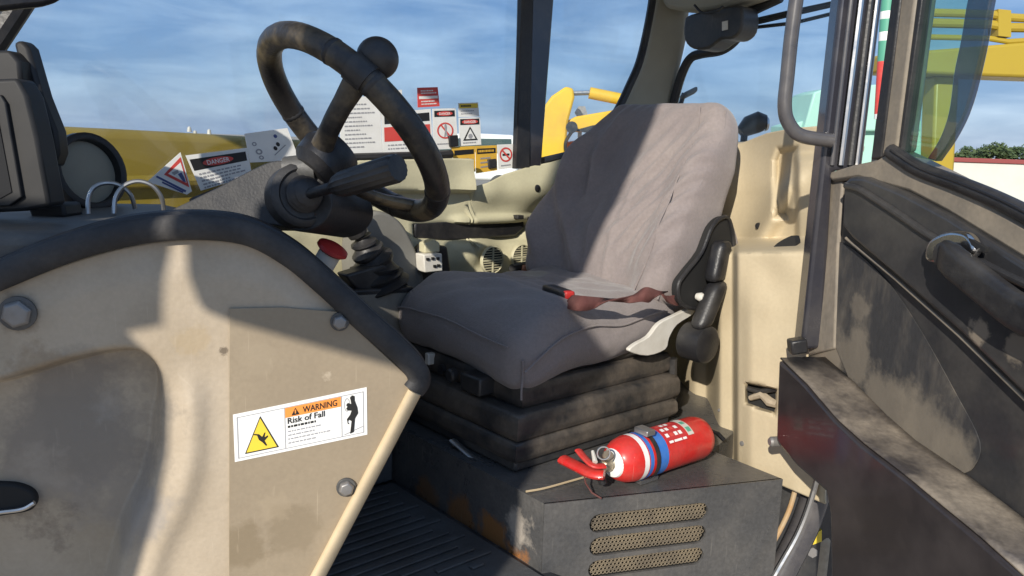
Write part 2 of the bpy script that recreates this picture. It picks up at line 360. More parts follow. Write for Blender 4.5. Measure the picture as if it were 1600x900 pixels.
M_wheel = mat('worn wheel grip', (.026, .024, .023), .36, dirt=(.20, .155, .09), amt=.85, scale=13, bump=.12, bscale=160, thr=.60, fine=.1, spots=[(at(420, 120, 1.38), .05, (.19, .15, .085), .8), (at(455, 195, 1.38), .05, (.21, .165, .095), .85), (at(640, 325, 1.42), .045, (.20, .155, .09), .8), (at(610, 315, 1.42), .03, (.20, .155, .09), .8), (at(545, 150, 1.40), .035, (.12, .095, .06), .6)])
M_cyel = mat('crane yellow', (.40, .29, .03), .4, dirt=(.32, .20, .03), amt=.4, scale=2.5, thr=.55)
M_myel = mat('machine yellow', (.85, .52, .03), .4, dirt=(.5, .28, .05), amt=.5, scale=1.5, thr=.52)
M_myor = mat('machine orange', (.75, .19, .03), .5)
M_mint = mat('mint paint', (.40, .68, .56), .5, dirt=(.3, .5, .42), amt=.3, scale=1)
M_wall = mat('white block wall', (.60, .61, .55), .8, dirt=(.5, .48, .42), amt=.4, scale=3)
M_cope = mat('red coping', (.26, .06, .055), .6)
M_bark = mat('bark', (.08, .06, .045), .9)
M_ground = mat('yard gravel', (.36, .305, .24), .95, dirt=(.42, .36, .29), amt=.6, scale=.8, bump=.4, bscale=12)
G_side = glass('cab side glass', (.93, .96, .97), .9, 1.45, .06)
G_rear = glass('cab rear glass', (.93, .96, .97), .8, 1.42, .03)
G_door = glass('door glass', (.66, .84, .78), 1.0, 1.6, .05)
def leafmat():
    m = mat('leaf', (.05, .085, .03), .6, dirt=(.09, .12, .04), amt=.8, scale=.6)
    return m
M_leaf = leafmat()

# ================================================================== SETTING
g = obj('ground', ([Vector((-1500, -1500, 0)), Vector((1500, -1500, 0)), Vector((1500, 1500, 0)), Vector((-1500, 1500, 0))], [(0, 1, 2, 3)]), M_ground, smooth=0)
g['kind'] = 'structure'

# ================================================================== CAB
cab = thing('crane_cab', 'open beige and black crane cab with dirty side panel and glass all round', 'crane cab', V(1.1, 1.2, 0))
CABZ = 1.10

# --- floor with ribbed mat
def bside(a, c): return (c - .4223 * a) / .9064          # across-position of the door side at a given fore/aft position
flo = obj('floor_pan', slab([V(.0, 1.86, CABZ), V(1.46, 1.86, CABZ), V(1.46, bside(1.46, 1.46), CABZ), V(.985, bside(.985, 1.46), CABZ), V(.985, bside(.985, 1.27), CABZ), V(.3, bside(.3, 1.35), CABZ), V(.0, bside(0, 1.36), CABZ)], Z * -.05), M_dark, cab)
fm = obj('floor_mat', slab([V(.30, 1.50, CABZ + .008), V(.955, 1.50, CABZ + .008), V(.955, bside(.955, 1.28), CABZ + .008), V(.30, bside(.30, 1.36), CABZ + .008)], Z * -.007), M_mat, cab, bevel=.003)
obj('sill_plate', slab([onp(x, y, side(1.42)) for x, y in ((380, 905), (790, 935), (870, 940), (870, 1250), (380, 1250))], NS * .02), M_dark, cab)
for i in range(20):
    b = .935 + i * .028
    a_lo = max(.33, (1.33 - .9064 * b) / .4223 + .02)
    if a_lo > .88: continue
    r_ = obj('mat_rib', vbox(a_lo, .93 - .02 * (i % 3), b, b + .014, CABZ + .0085, CABZ + .0135), M_mat, fm, bevel=.002)
obj('footwell_wall', vbox(.2, .965, 1.515, 1.56, CABZ + .002, 1.42), M_mat, cab, bevel=.006)

# --- door-side panel, relief sheet with a pocket
top_line = sp2([(-90, 500), (-40, 476), (0, 458), (100, 418), (200, 390), (300, 378), (400, 390), (470, 428), (540, 490), (600, 545), (646, 588)], 6)
fl_line = [(430, 990), (470, 948), (497, 900), (560, 780), (610, 685), (648, 612)]
pocket = sp2([(-160, 625), (-60, 600), (0, 590), (90, 563), (160, 545), (215, 543), (248, 568), (258, 610), (258, 700), (240, 770), (212, 830), (190, 900), (170, 1000)], 5) + [(-160, 1000)]
def y_low(x): return 985 if x < 430 else interp([(430, 985)] + [(p[0], p[1]) for p in fl_line[1:]], x)
def panel_h(x, y):
    d = sdist(pocket, x, y)
    h = -.055 * ss(-3, 19 + 15 * ss(600, 680, y), d)
    h += .012 * math.exp(-((d + 42) / 22) ** 2) * ss(560, 640, y)          # raised rim right of the pocket
    h -= .012 * ss(60, 0, y - interp(top_line, x)) * 0.6                    # rolls under the seal
    h += .004 * noise.noise(Vector((x / 160, y / 160, 3)))
    h -= .02 * ss(700, 960, y) * ss(400, 200, x)
    return h
xs = frange(-90, 240, 95) + frange(243, 330, 30) + frange(336, 646, 52)
pan = obj('side_panel', grid(side(PS), xs, lambda x: interp(top_line, x) - 4, y_low, 170, panel_h), M_panel, cab, solid=.006, smooth=60)
film = [(358, 482), (440, 480), (526, 487)] + [(x, interp(top_line, x) + 9) for x in (545, 570, 610, 636)] + [(640, 604)] + [(604, 680), (556, 770), (494, 890), (455, 960), (358, 985)]
obj('lower_plate', pslab(film, side(PS - .0075), .003), M_film, pan, bevel=.0008)
fl = [ps(x, y, PS - .012) for x, y in sp2(fl_line, 6)]
obj('edge_flange', tube(fl, .0125, 12), M_flange, cab)
seal_px = sp2([(-90, 470), (-40, 448), (0, 432), (100, 392), (200, 364), (300, 355), (385, 364), (452, 398), (510, 446), (570, 502), (622, 548), (650, 578), (655, 596), (646, 610)], 8)
obj('door_seal', tube([ps(x, y, PS - .008) for x, y in seal_px], .0195, 16, sq=.55, up=NS), M_seal, cab)
obj('seal_lip', tube([ps(x, y - 16, PS + .012) for x, y in seal_px[:-12]], .012, 10), M_rubber, cab)
def bolt(px, py, r, parent, c=PS - .008):
    p = ps(px, py, c)
    b = obj('bolt', lathe(p, -NS, [(0, r), (.006, r * .98), (.010, r * .8), (.011, 0)], 6, ref=Vector((SD.x, SD.y, .3))), M_bolt, parent, bevel=.0015)
    obj('washer', lathe(p + NS * .004, -NS, [(0, r * 1.22), (.004, r * 1.22), (.005, r * 1.15)], 22), M_grey, b)
bolt(27, 490, .021, pan); bolt(531, 503, .0125, pan, PS - .012); bolt(541, 762, .0135, pan, PS - .012)
# dark drain slot in the pocket, its lip a bright metal tube
dl = ps(18, 782, PS + .05)
hp = obj('pull_cup', pslab(sp2([(-60, 762), (10, 757), (45, 766), (56, 782), (48, 798), (10, 806), (-60, 812)], 6, True), side(PS + .043), .02), M_cavshade, pan, bevel=.004)
obj('cup_lip', tube([ps(x, y, PS + .040) for x, y in sp2([(-60, 808), (0, 800), (35, 795), (54, 785)], 5)], .004, 8), M_chrome, pan)

# --- dash top, behind the seal
dash_px = [(-260, 330), (-100, 326), (60, 324), (180, 322), (268, 326), (330, 330), (420, 345), (470, 368), (500, 400)]
dz = 1.745
dash_far = [onz(x, y, dz) for x, y in [(-200, 318), (0, 318), (120, 316), (262, 318)]]
nearl = [onp(x, 400, side(PS + .03)) for x in (400, 330, 250, 100, -60, -250)]
dash_out = [Vector((p.x, p.y, dz)) for p in dash_far] + [V(.58, 1.46, dz), V(.53, 1.25, dz)] + [Vector((p.x, p.y, dz)) for p in nearl]
da = obj('dash_top', slab(dash_out, Vector((0, 0, -.105))), M_grey, cab, bevel=.02, seg=4)
nearb = [onp(x, 400, side(PS + .085)) for x in (430, 300, 100, -100, -300)]
obj('dash_body', slab([V(-.5, 1.8, 1.58), V(.56, 1.8, 1.58), V(.56, 1.45, 1.58)] + [Vector((p.x, p.y, 1.58)) for p in nearb], Vector((0, 0, -.2))), M_grey, cab, bevel=.015)
for k, (px, py, s) in enumerate([(30, 352, 1.0), (62, 345, .7)]):      # pale scuffed paper scraps on the dash
    pass
# --- right side of the cab: trim below the glass
def trim_top(x): return interp([(380, 330), (480, 262), (540, 249), (690, 246), (722, 247), (728, 290), (745, 285), (775, 272), (810, 262), (850, 254), (885, 244), (960, 236), (1010, 232)], x)
tray = [(640, 348), (820, 345), (822, 356), (806, 368), (700, 376), (640, 372)]
def trim_h(x, y):
    h = .02
    h += .05 * ss(725, 715, x) * ss(300, 292, y)                           # block under the sign row
    h += .035 * ss(690, 760, x) * math.exp(-((y - (300 - (x - 700) * .06)) / 26) ** 2)
    h -= .022 * math.exp(-(((x - 880) * .8 + (y - 300)) / 26) ** 2)
    h -= .05 * ss(-2, 5, sdist(tray, x, y))
    h += .03 * ss(372, 384, y) * ss(690, 730, x)
    h += .014 * math.exp(-((y - 343 + (x - 700) * .03) / 6) ** 2) * ss(690, 710, x)
    h += .012 * noise.noise(Vector((x / 60, y / 45, 1)))
    return h
rt = obj('right_trim', grid(right(1.85), frange(380, 1010, 126), trim_top, lambda x: 520, 90, trim_h), M_trim, cab, solid=.01, smooth=60)
obj('tray', pslab([(648, 346), (818, 343), (821, 355), (806, 369), (700, 377), (648, 373)], right(1.83), .03), M_black, rt, bevel=.006)
obj('grommet', lathe(onp(836, 294, right(1.80)), -BX, [(0, .012), (.012, .011), (.014, .008), (.014, 0)], 14), M_black, rt)
for px, py in ((810, 339), (832, 342), (846, 337)):
    obj('trim_clip', box(onp(px, py, right(1.80)), AX * .012, BX * .012, Z * .006), M_black, rt, bevel=.002)
for (px, py, r) in ((768, 406, .039), (813, 401, .036)):
    p = onp(px, py, right(1.785))
    vn = obj('air_vent', lathe(p, -BX, [(0, r * 1.1), (.006, r * 1.08), (.009, r), (.004, r * .96), (.004, 0)], 26), M_trim, cab)
    obj('vent_hole', lathe(p - BX * .0045, -BX, [(0, r * .93), (.001, r * .93), (.001, 0)], 26), M_cavshade, vn)
    obj('vent_cross', merge(box(p - BX * .007, AX * r * .95, BX * .002, Z * .0026), box(p - BX * .007, AX * .0026, BX * .0018, Z * r * .95)), M_trim, vn)
    for s in (-1, 1):
        for k in range(1, 5):
            q = k * r * .19; wd = math.sqrt(max(0, r * r - q * q)) * .44
            for u in (-1, 1):
                obj('vent_slat', box(p - BX * .0062 + Z * (s * q) + AX * u * (wd + .003), AX * wd * .9, BX * .0015, Z * .0013), M_trim, vn, smooth=0)
# glass of the right side: two panes, the pillar between
def quadpl(pts, pl, th=.004): return pslab(pts, pl, th)
obj('side_window', pslab([(-420, -330), (830, -330), (815, 262), (745, 296), (440, 300), (330, 330), (-420, 420)], right(1.85), .004), G_side, cab, smooth=0)
obj('rear_quarter_window', pslab([(855, -330), (1040, -330), (1030, -40), (1014, 20), (1000, 90), (985, 130), (962, 185), (880, 262), (840, 268)], right(1.86), .004), G_side, cab, smooth=0)
wp = obj('window_pillar', pslab([(832, -330), (880, -330), (866, 0), (846, 264), (818, 264)], right(1.82), .05), M_post, cab, bevel=.006)
obj('pillar_edge', pslab([(828, -330), (846, -330), (834, 0), (828, 262), (806, 264)], right(1.815), .02), M_rubber, wp, bevel=.003)
obj('window_sill_strip', tube([onp(x, y, right(1.825)) for x, y in ((300, 318), (420, 268), (520, 248), (640, 244), (705, 241))], .012, 8), M_rubber, cab)
obj('quarter_window_seal', tube([onp(x, y, right(1.845)) for x, y in sp2([(1030, -120), (1022, -30), (1016, 20), (1001, 90), (985, 130), (960, 180), (925, 225), (900, 239), (848, 252)], 6)], .0135, 8), M_rubber, cab)
obj('front_pillar', tube([onp(x, y, right(1.80)) for x, y in ((70, -50), (30, 10), (-10, 70), (-80, 190))], .022, 10), M_rubber, cab)
obj('sun_visor', pslab(sp2([(-60, -60), (120, -60), (100, -8), (80, 6), (40, 12), (-60, 14)], 3, True), right(1.55), .03), M_black, cab, bevel=.01)
# corner pillar, liner and rear window
obj('corner_pillar', pslab(sp2([(1036, -150), (1024, -20), (1018, 22), (1004, 90), (986, 134), (960, 190), (930, 260)], 5) + sp2([(1035, 260), (1046, 178), (1058, 130), (1074, 60), (1080, 10), (1100, -60), (1120, -150)], 5), (V(2.24, 1.845, 0), (AX * .6 + BX * .8).normalized()), .05), M_head, cab, bevel=.02, seg=4)
obj('headliner', slab([V(2.34, 1.9, 2.52), V(2.34, .9, 2.52), SP(1.34, .95, 2.56), SP(1.34, -1.0, 2.6), V(-.4, 1.9, 2.6)], Vector((0, 0, .06))), M_head, cab, bevel=.01)
obj('rear_header', pslab(sp2([(1030, -60), (1035, 4), (1060, 15), (1110, 15), (1160, 2), (1190, -8)], 5) + [(1200, -60)], rear(2.20), .1), M_head, cab, bevel=.015)
obj('roof', slab([V(2.42, 2.0, 2.62), V(2.42, .8, 2.62), SP(1.31, .98, 2.65), SP(1.31, -1.05, 2.69), V(-.45, 2.0, 2.69)], Vector((0, 0, .05))), M_cyel, cab, bevel=.02)
obj('rear_window', pslab([(1050, 240), (1048, 160), (1075, 60), (1085, -60), (1345, -160), (1330, 230)], rear(2.30), .004), G_rear, cab, smooth=0)
obj('rear_window_seal', tube([onp(x, y, rear(2.285)) for x, y in sp2([(1046, 210), (1052, 165), (1064, 120), (1078, 92), (1096, 84), (1128, 78), (1150, 62), (1160, 40), (1172, 20), (1220, -4)], 6)], .016, 8), M_rubber, cab)
wm = obj('wiper_motor_cover', pslab(sp2([(1069, 34), (1080, 22), (1148, 8), (1160, 18), (1158, 46), (1144, 60), (1126, 62), (1106, 76), (1082, 76), (1069, 62)], 3, True), rear(2.16), .09), M_dark, cab, bevel=.012, seg=3)
obj('cover_label', pslab([(1128, 34), (1137, 32), (1137, 46), (1128, 48)], rear(2.157), .002), M_offw, wm)
obj('cover_wire', tube([onp(x, y, rear(2.13)) for x, y in sp2([(1085, 8), (1098, 20), (1120, 17), (1130, 10)], 6)], .004, 6), M_black, wm)
obj('wiper_arm', tube([onp(x, y, rear(2.34)) for x, y in ((1162, 38), (1230, 22), (1330, 0))], [.012, .011, .009], 8), M_black, cab)
obj('wiper_blade', tube([onp(x, y, rear(2.35)) for x, y in ((1168, 44), (1240, 36), (1330, 14))], .006, 6), M_black, cab)

# --- rear trim behind the seat
def rtop(x): return interp([(1000, 262), (1100, 236), (1160, 224), (1200, 208), (1240, 200), (1320, 194)], x)
def rbot(x): return interp([(1000, 640), (1060, 665), (1112, 712), (1222, 758), (1320, 800)], x)
hole1 = sp2([(1166, 602), (1172, 597), (1212, 606), (1216, 612), (1214, 646), (1206, 646), (1172, 634), (1166, 628)], 3, True)
hole2 = sp2([(1204, 394), (1210, 384), (1224, 374), (1241, 369), (1241, 394), (1222, 395)], 3, True)
chan = [(1206, 250), (1214, 228), (1252, 224), (1250, 300), (1236, 345), (1206, 345)]
def rear_a(x, y):
    yl = 396 - (x - 1150) * .02
    up_ = 1.78 - .11 * ss(1150, 1290, x)
    up_ -= .05 * ss(1243, 1252, x) * ss(236, 256, y)                        # near-side panel edge
    up_ += .035 * ss(0, 12, sdist(chan, x, y))
    up_ -= .05 * math.exp(-((x - 1212 + (y - 330) * .55) / 20) ** 2) * ss(250, 300, y)
    up_ += .07 * ss(300, 205, y) * ss(1250, 1150, x)
    lo_ = 1.485 + .10 * ss(1156, 1146, x) + .16 * ss(1128, 1104, x) + .10 * ss(1090, 1050, x)
    lo_ += .022 * ss(1178, 1150, x) * ss(430, 520, y)
    a = up_ + (lo_ - up_) * ss(yl - 24, yl + 3, y) * ss(1085, 1100, x) + (lo_ - up_) * (1 - ss(1085, 1100, x)) * ss(yl - 24, yl + 120, y)
    a += .006 * noise.noise(Vector((x / 50, y / 50, 5)))
    a += .05 * ss(-1.5, 2.5, sdist(hole1, x, y))
    return a
def agrid(xs, rows):
    v, f = [], []; R = rows + 1
    for x in xs:
        for j in range(R):
            y = rtop(x) + (rbot(x) - rtop(x)) * j / rows; v.append(onp(x, y, rear(rear_a(x, y))))
    for i in range(len(xs) - 1):
        for j in range(rows): f.append((i * R + j, i * R + j + 1, (i + 1) * R + j + 1, (i + 1) * R + j))
    return v, f
rtm = obj('rear_trim', agrid(frange(1000, 1290, 140), 220), M_beige, cab, solid=.006, smooth=60)
obj('cutout_shade', pslab(hole2, rear(1.56), .02), M_cavshade, rtm)  # black slab standing in for the shade inside this hole
obj('cutout_back', pslab(hole1, rear(1.525), .004), M_cavshade, rtm)
obj('rear_shelf', slab([V(1.91, 1.02, 1.90), V(1.91, 1.85, 1.885), V(2.32, 1.85, 1.93), V(2.32, 1.12, 1.935)], Vector((0, 0, -.03))), M_beige, cab, bevel=.01)
for px, py, r in ((1187, 353, .009), (1227, 692, .007), (1162, 692, .006), (1126, 640, .004)):
    obj('trim_plug', lathe(onp(px, py, rear(rear_a(px, py) + .002)), -AX, [(0, r), (.008, r * .9), (.009, 0)], 12), M_black if py < 400 else M_bolt, rtm)
M_rag = mat('grubby rag', (.36, .30, .22), .9, dirt=(.2, .16, .11), amt=.6, scale=60)
obj('hole_rag', tube([onp(x, y, rear(1.512)) for x, y in ((1172, 622), (1190, 616), (1203, 628), (1214, 632))], [.006, .009, .011, .008], 8), M_rag, rtm)
obj('hole_cable', tube([onp(x, y, rear(1.512)) for x, y in ((1166, 606), (1186, 612), (1214, 608))], .006, 8), M_black, rtm)
obj('rear_lower_wall', slab([V(1.98, 1.08, 1.0), V(1.98, 1.9, 1.0), V(1.98, 1.9, 1.89), V(1.98, 1.08, 1.89)], AX * .02), M_beige, cab)
obj('right_lower_wall', slab([V(-.4, 1.88, 1.0), V(2.3, 1.88, 1.0), V(2.3, 1.88, 1.74), V(-.4, 1.88, 1.5)], BX * .02), M_trim, cab)

# --- seat box
BZ = 1.24
bA = V(.97, cA.dot(BX), 0); pts_top = [cA, cB, onz(1222, 748, BZ), onz(1112, 704, BZ), V(1.93, 1.1, BZ), V(1.93, 1.62, BZ), V(.97, 1.62, BZ)]
pts_top[0] = V(.97, cA.dot(BX), BZ)
b_low = 1.0
def drop(p): return Vector((p.x, p.y, b_low)) - (NS * .0)
seat_box_shape = []
m_ = len(pts_top)
vv = [Vector(p) for p in pts_top] + [drop(p) for p in pts_top]
ff = [tuple(range(m_))] + [(i, i + m_, (i + 1) % m_ + m_, (i + 1) % m_) for i in range(m_) if i != 1]
face_slots = []
p1, p2 = pts_top[1], pts_top[2]
fu = (p2 - p1); fw = fu.length; fu.normalize(); fn = Vector((fu.y, -fu.x, 0))
if fn.y > 0: fn = -fn
fpl = (p1, fn)
slots_px = [((920, 800), (1105, 787), (1105, 815), (920, 829)), ((920, 836), (1102, 822), (1102, 851), (920, 864)), ((918, 872), (1098, 857), (1098, 884), (918, 898))]
def fuv(px, py):
    p = onp(px, py, fpl); return ((p - p1).dot(fu), p.z)
def f3(u, z, o=0): return Vector((p1.x, p1.y, 0)) + fu * u + Z * z + fn * o
slots_uv = []
for q in slots_px:
    P_ = [fuv(*c) for c in q]
    u0 = (P_[0][0] + P_[3][0]) / 2; u1 = (P_[1][0] + P_[2][0]) / 2
    zt = (P_[0][1] + P_[1][1]) / 2; zb = (P_[2][1] + P_[3][1]) / 2
    slots_uv.append((u0, u1, zb, zt))
def stadium(u0, u1, zb, zt, n=6):
    r = (zt - zb) / 2; zc = (zt + zb) / 2; o = []
    for k in range(n + 1): t = -math.pi / 2 + math.pi * k / n; o.append((u1 - r + r * math.cos(t), zc + r * math.sin(t)))
    for k in range(n + 1): t = math.pi / 2 + math.pi * k / n; o.append((u0 + r + r * math.cos(t), zc + r * math.sin(t)))
    return o
bm = bmesh.new()
def loop(pts):
    vs_ = [bm.verts.new(p) for p in pts]
    return [bm.edges.new((vs_[i], vs_[(i + 1) % len(vs_)])) for i in range(len(vs_))]
ed = loop([f3(0, BZ), f3(fw, BZ), f3(fw, b_low), f3(0, b_low)])
for s in slots_uv: ed += loop([f3(u, z) for u, z in stadium(*s)])
bmesh.ops.triangle_fill(bm, use_beauty=True, use_dissolve=False, edges=ed, normal=fn)
bm.verts.index_update(); fshape = ([v.co.copy() for v in bm.verts], [tuple(v.index for v in f.verts) for f in bm.faces]); bm.free()
sbx = obj('seat_box', (vv, ff), M_box, cab, smooth=0)
obj('front_plate', fshape, M_box, sbx, smooth=0, solid=.006)
M_mesh = mat('dusty mesh', (.27, .22, .15), .6, metal=.2, dirt=(.10, .085, .07), amt=.75, scale=22, thr=.52)
for s in slots_uv:
    u0, u1, zb, zt = s; v, f = [], []
    r = (zt - zb) / 2; zc = (zt + zb) / 2; pu = .0082; pz = .0074
    nz_ = max(3, round((zt - zb) / pz)); pz = (zt - zb) / nz_
    for j in range(nz_):
        k = 0; uu = u0 - (pu / 2 if j % 2 else 0)
        while uu < u1:
            c = (uu + pu / 2, zb + (j + .5) * pz)
            ex = r - math.sqrt(max(0, r * r - (c[1] - zc) ** 2))
            if u0 + ex * .8 < c[0] < u1 - ex * .8:
                b0 = len(v)
                for i in range(8):
                    t = math.pi / 4 * i + math.pi / 8
                    q = (math.cos(t), math.sin(t)); mm = max(abs(q[0]), abs(q[1]))
                    v.append(f3(c[0] + q[0] / mm * pu / 2, c[1] + q[1] / mm * pz / 2, -.008)); v.append(f3(c[0] + q[0] * .0027, c[1] + q[1] * .0027, -.008))
                for i in range(8):
                    i2 = (i + 1) % 8; f.append((b0 + 2 * i, b0 + 2 * i2, b0 + 2 * i2 + 1, b0 + 2 * i + 1))
            uu += pu
    gm = obj('grille_mesh', (v, f), M_mesh, sbx, smooth=0, solid=.0015); gm['kind'] = 'stuff'
obj('grille_cavity', slab([f3(.02, BZ - .01, -.025), f3(fw - .03, BZ - .01, -.025), f3(fw - .03, b_low, -.025), f3(.02, b_low, -.025)], -fn * .01), M_cavshade, sbx)
# dusty twine lying along the box edge
obj('edge_twine', tube([onz(x, y, BZ + .004) for x, y in sp2([(822, 768), (850, 763), (890, 752), (925, 742)], 5)], .0022, 6), mat('twine', (.46, .36, .22), .9), cab)

# --- door post, grab rail
PY = 1.52
post = obj('door_post', pslab([(1334, -160), (1396, -160), (1380, 0), (1348, 262), (1302, 268), (1286, 545), (1252, 548), (1282, 266), (1312, 0)], depthp(PY), .05), M_post, cab, bevel=.008, seg=3)
for (x0, x1, m, r) in ((1330, 1300, M_rail, .004), (1345, 1313, M_chrome, .006), (1360, 1328, M_dark, .005), (1370, 1338, M_chrome, .0045)):
    obj('post_rib', tube([at(x0 + (x0 - x1) * .5, -130, PY - .004), at(x0, 0, PY - .004), at(x1, 258, PY - .004)], r, 8), m, post)
obj('grab_rail', tube([at(x, y, 1.49) for x, y in sp2([(1262, -160), (1252, -60), (1244, 0), (1236, 60), (1230, 120), (1226, 165), (1232, 192), (1252, 212), (1300, 220)], 8)], .0128, 14), M_rail, cab)
obj('door_header', slab([SP(1.31, -1.0, 2.53), SP(1.31, .9, 2.53), SP(1.37, .9, 2.53), SP(1.37, -1.0, 2.53)], Z * .12), M_dark, cab, bevel=.02)
obj('hinge_block', pslab([(1236, 534), (1262, 530), (1264, 552), (1238, 556)], depthp(1.50), .03), M_black, cab, bevel=.004)
# sill lip and mudguard edge at the foot of the door opening
obj('sill_lip', tube([onp(x, y, side(1.37)) for x, y in sp2([(1290, 690), (1262, 706), (1248, 745), (1232, 800), (1203, 856), (1165, 912), (1130, 960)], 6)], .0055, 10), mat('rusty lip', (.42, .34, .22), .5, dirt=(.45, .22, .06), amt=.9, scale=12, thr=.45), cab)
obj('mudguard_edge', tube([onp(x, y, side(1.38)) for x, y in sp2([(1292, 690), (1278, 760), (1258, 820), (1226, 885), (1186, 960)], 6)], .030, 14), M_rail, cab)
obj('sill_skirt', slab([onp(x, y, side(1.45)) for x, y in ((1190, 740), (1420, 700), (1420, 1100), (1090, 1100), (1100, 900))], NS * .02), M_dark, cab)
obj('mudguard_bead', tube([onp(x, y, side(1.29)) for x, y in sp2([(1286, 700), (1272, 765), (1250, 828), (1216, 890), (1176, 960)], 6)], .006, 8), M_chrome, cab)

# --- right console with gear lever and switch box
con = obj('side_console', pslab([(480, 468), (560, 456), (650, 452), (700, 470), (720, 800), (480, 800)], right(1.60), .02), mat('grimy console', (.20, .19, .165), .7, dirt=(.10, .09, .075), amt=.7, scale=9, thr=.48), cab, bevel=.004)
obj('console_top', slab([onp(470, 468, right(1.60)), onp(560, 452, right(1.60)), onp(648, 448, right(1.60)), onp(648, 448, right(1.60)) + BX * .24, onp(470, 468, right(1.60)) + BX * .24], Z * -.02), M_black, cab, bevel=.006)
obj('console_riser', pslab(sp2([(560, 452), (556, 400), (565, 352), (590, 330), (625, 345), (648, 385), (662, 430), (664, 455)], 4), right(1.74), .08), mat('grey riser', (.20, .195, .175), .6, dirt=(.11, .10, .08), amt=.6, scale=8), cab, bevel=.02, seg=3)

# ================================================================== GEAR LEVER, BUTTON, SWITCH BOX
gl_ = thing('gear_lever', 'black gear lever in a folded rubber boot below the steering wheel', 'lever', onp(590, 440, right(1.64)))
gb = [onp(x, y, right(1.66)) for x, y in ((592, 448), (586, 428), (584, 408), (572, 388), (565, 368))]
obj('boot', tube(spline(gb, 6), [.075 - .055 * (i / 24) + .006 * math.sin(i * 1.6) for i in range(25)], 18), M_rubber, gl_)
obj('stick', tube([onp(x, y, right(1.66)) for x, y in ((565, 372), (545, 345), (530, 320), (520, 300))], .011, 10), M_black, gl_)
obj('knob', tube([onp(x, y, right(1.66)) for x, y in ((560, 366), (548, 348), (540, 336))], [.024, .028, .02], 14), M_black, gl_)
obj('base_plate', pslab([(540, 430), (600, 412), (642, 446), (560, 456)], right(1.61), .05), M_black, gl_, bevel=.006)
eb = thing('stop_button', 'red mushroom button on a white collar beside the steering column', 'button', at(510, 410, 1.40))
bp_, bd_ = at(512, 402, 1.40), (UC * .75 + RC * .5 - F * .25).normalized()
obj('cap', lathe(bp_ + bd_ * .012, bd_, [(0, .024), (.004, .029), (.010, .028), (.014, .018), (.015, 0)], 24), M_redpl, eb)
obj('collar', lathe(bp_ - bd_ * .02, bd_, [(0, .02), (.034, .02), (.034, 0)], 20), M_offw, eb)
obj('pod', lathe(bp_ - bd_ * .09, bd_, [(0, .02), (.05, .026), (.068, .024), (.068, 0)], 20), M_grey, eb)
sb_ = thing('switch_box', 'small white switch box with black buttons below the tray', 'switch box', onp(676, 425, right(1.70)))
obj('body', pslab([(662, 398), (691, 396), (692, 424), (664, 426)], right(1.70), .04), M_offw, sb_, bevel=.003)
for px, py in ((669, 405), (677, 404), (685, 404), (680, 416), (686, 415)):
    obj('button', pslab([(px - 2, py - 2), (px + 2, py - 2), (px + 2, py + 2), (px - 2, py + 2)], right(1.696), .005), M_ink, sb_)
obj('bracket', pslab([(640, 405), (662, 380), (700, 385), (706, 425), (690, 440), (650, 440)], right(1.75), .03), M_black, sb_, bevel=.008)
obj('cap_block', pslab([(664, 380), (680, 374), (688, 380), (688, 394), (664, 396)], right(1.72), .03), M_trim, sb_, bevel=.004)

# ================================================================== STEERING WHEEL
WC = at(551, 202, 1.42); wd_ = ray(547, 200).normalized()
wr = RC - wd_ * RC.dot(wd_); wr.normalize(); wu = wr.cross(wd_)
if wu.z < 0: wu = -wu
WN = (wr * .74 * .93 + wu * .67 * .93 + wd_ * .367).normalized()
WR = 163 / FPX * 1.42 * 1.03
e1 = wd_.cross(WN).normalized(); e2 = WN.cross(e1)
def rimp(t): return WC + (e1 * math.cos(t) + e2 * math.sin(t)) * WR
def rimang(px, py):
    p = onp(px, py, (WC, WN)) - WC; return math.atan2(p.dot(e2), p.dot(e1))
sw = thing('steering_wheel', 'worn black steering wheel with spinner knob on a grey column', 'steering wheel', WC - WN * .35)
RT = .0215
rim = obj('rim', tube([rimp(2 * math.pi * i / 72) for i in range(72)], RT, 16, closed=True), M_wheel, sw)
for px, py in ((520, 82), (585, 128), (452, 175), (625, 330), (672, 290)):
    t0 = rimang(px, py)
    obj('grip_ring', tube([rimp(t0 + k * .012) for k in (-2, -1, 0, 1, 2)], [RT * .99, RT * 1.045, RT * 1.06, RT * 1.045, RT * .99], 16), M_rubber, rim)
HUB = WC - WN * .085
obj('hub', lathe(HUB - WN * .035 + RC * .012, WN, [(0, .034), (.015, .05), (.045, .054), (.068, .042), (.074, .0)], 26), M_black, sw)
for px, py in ((562, 112), (655, 335)):
    t0 = rimang(px, py); rp = rimp(t0); c0 = HUB + (rp - WC).normalized() * .03
    mid = (c0 + rp) * .5 - WN * .008
    obj('spoke', tube(spline([c0, mid, rp - (rp - WC).normalized() * .01], 6), [.022, .021, .020, .019, .018, .018, .018, .018, .018, .019, .020, .021, .022], 12, up=WN, sq=.62), M_wheel, sw)
t0 = rimang(563, 112); kp = rimp(t0)
obj('knob_clamp', tube([rimp(t0 + k * .03) for k in (-3, -2, -1, 0, 1, 2, 3)], RT * 1.14, 16), M_black, sw)
kd = (WN * .9 + e2 * 0.0).normalized()
KB = at(590, 91, (kp + WN * .055).y)
obj('knob_stem', tube([kp, KB], .012, 10), M_black, sw)
obj('spinner_knob', lathe(KB - kd * .032, kd, [(0, .010)] + [(.032 - .032 * math.cos(a), max(.010 if a < .4 else 0, .0335 * math.sin(a))) for a in [math.pi * k / 16 for k in range(2, 17)]], 28), M_black, sw, smooth=60)
obj('hub_bracket', tube([HUB - WN * .02 - RC * .045, HUB - WN * .02 + RC * .01], [.02, .026], 12), M_grey, sw)
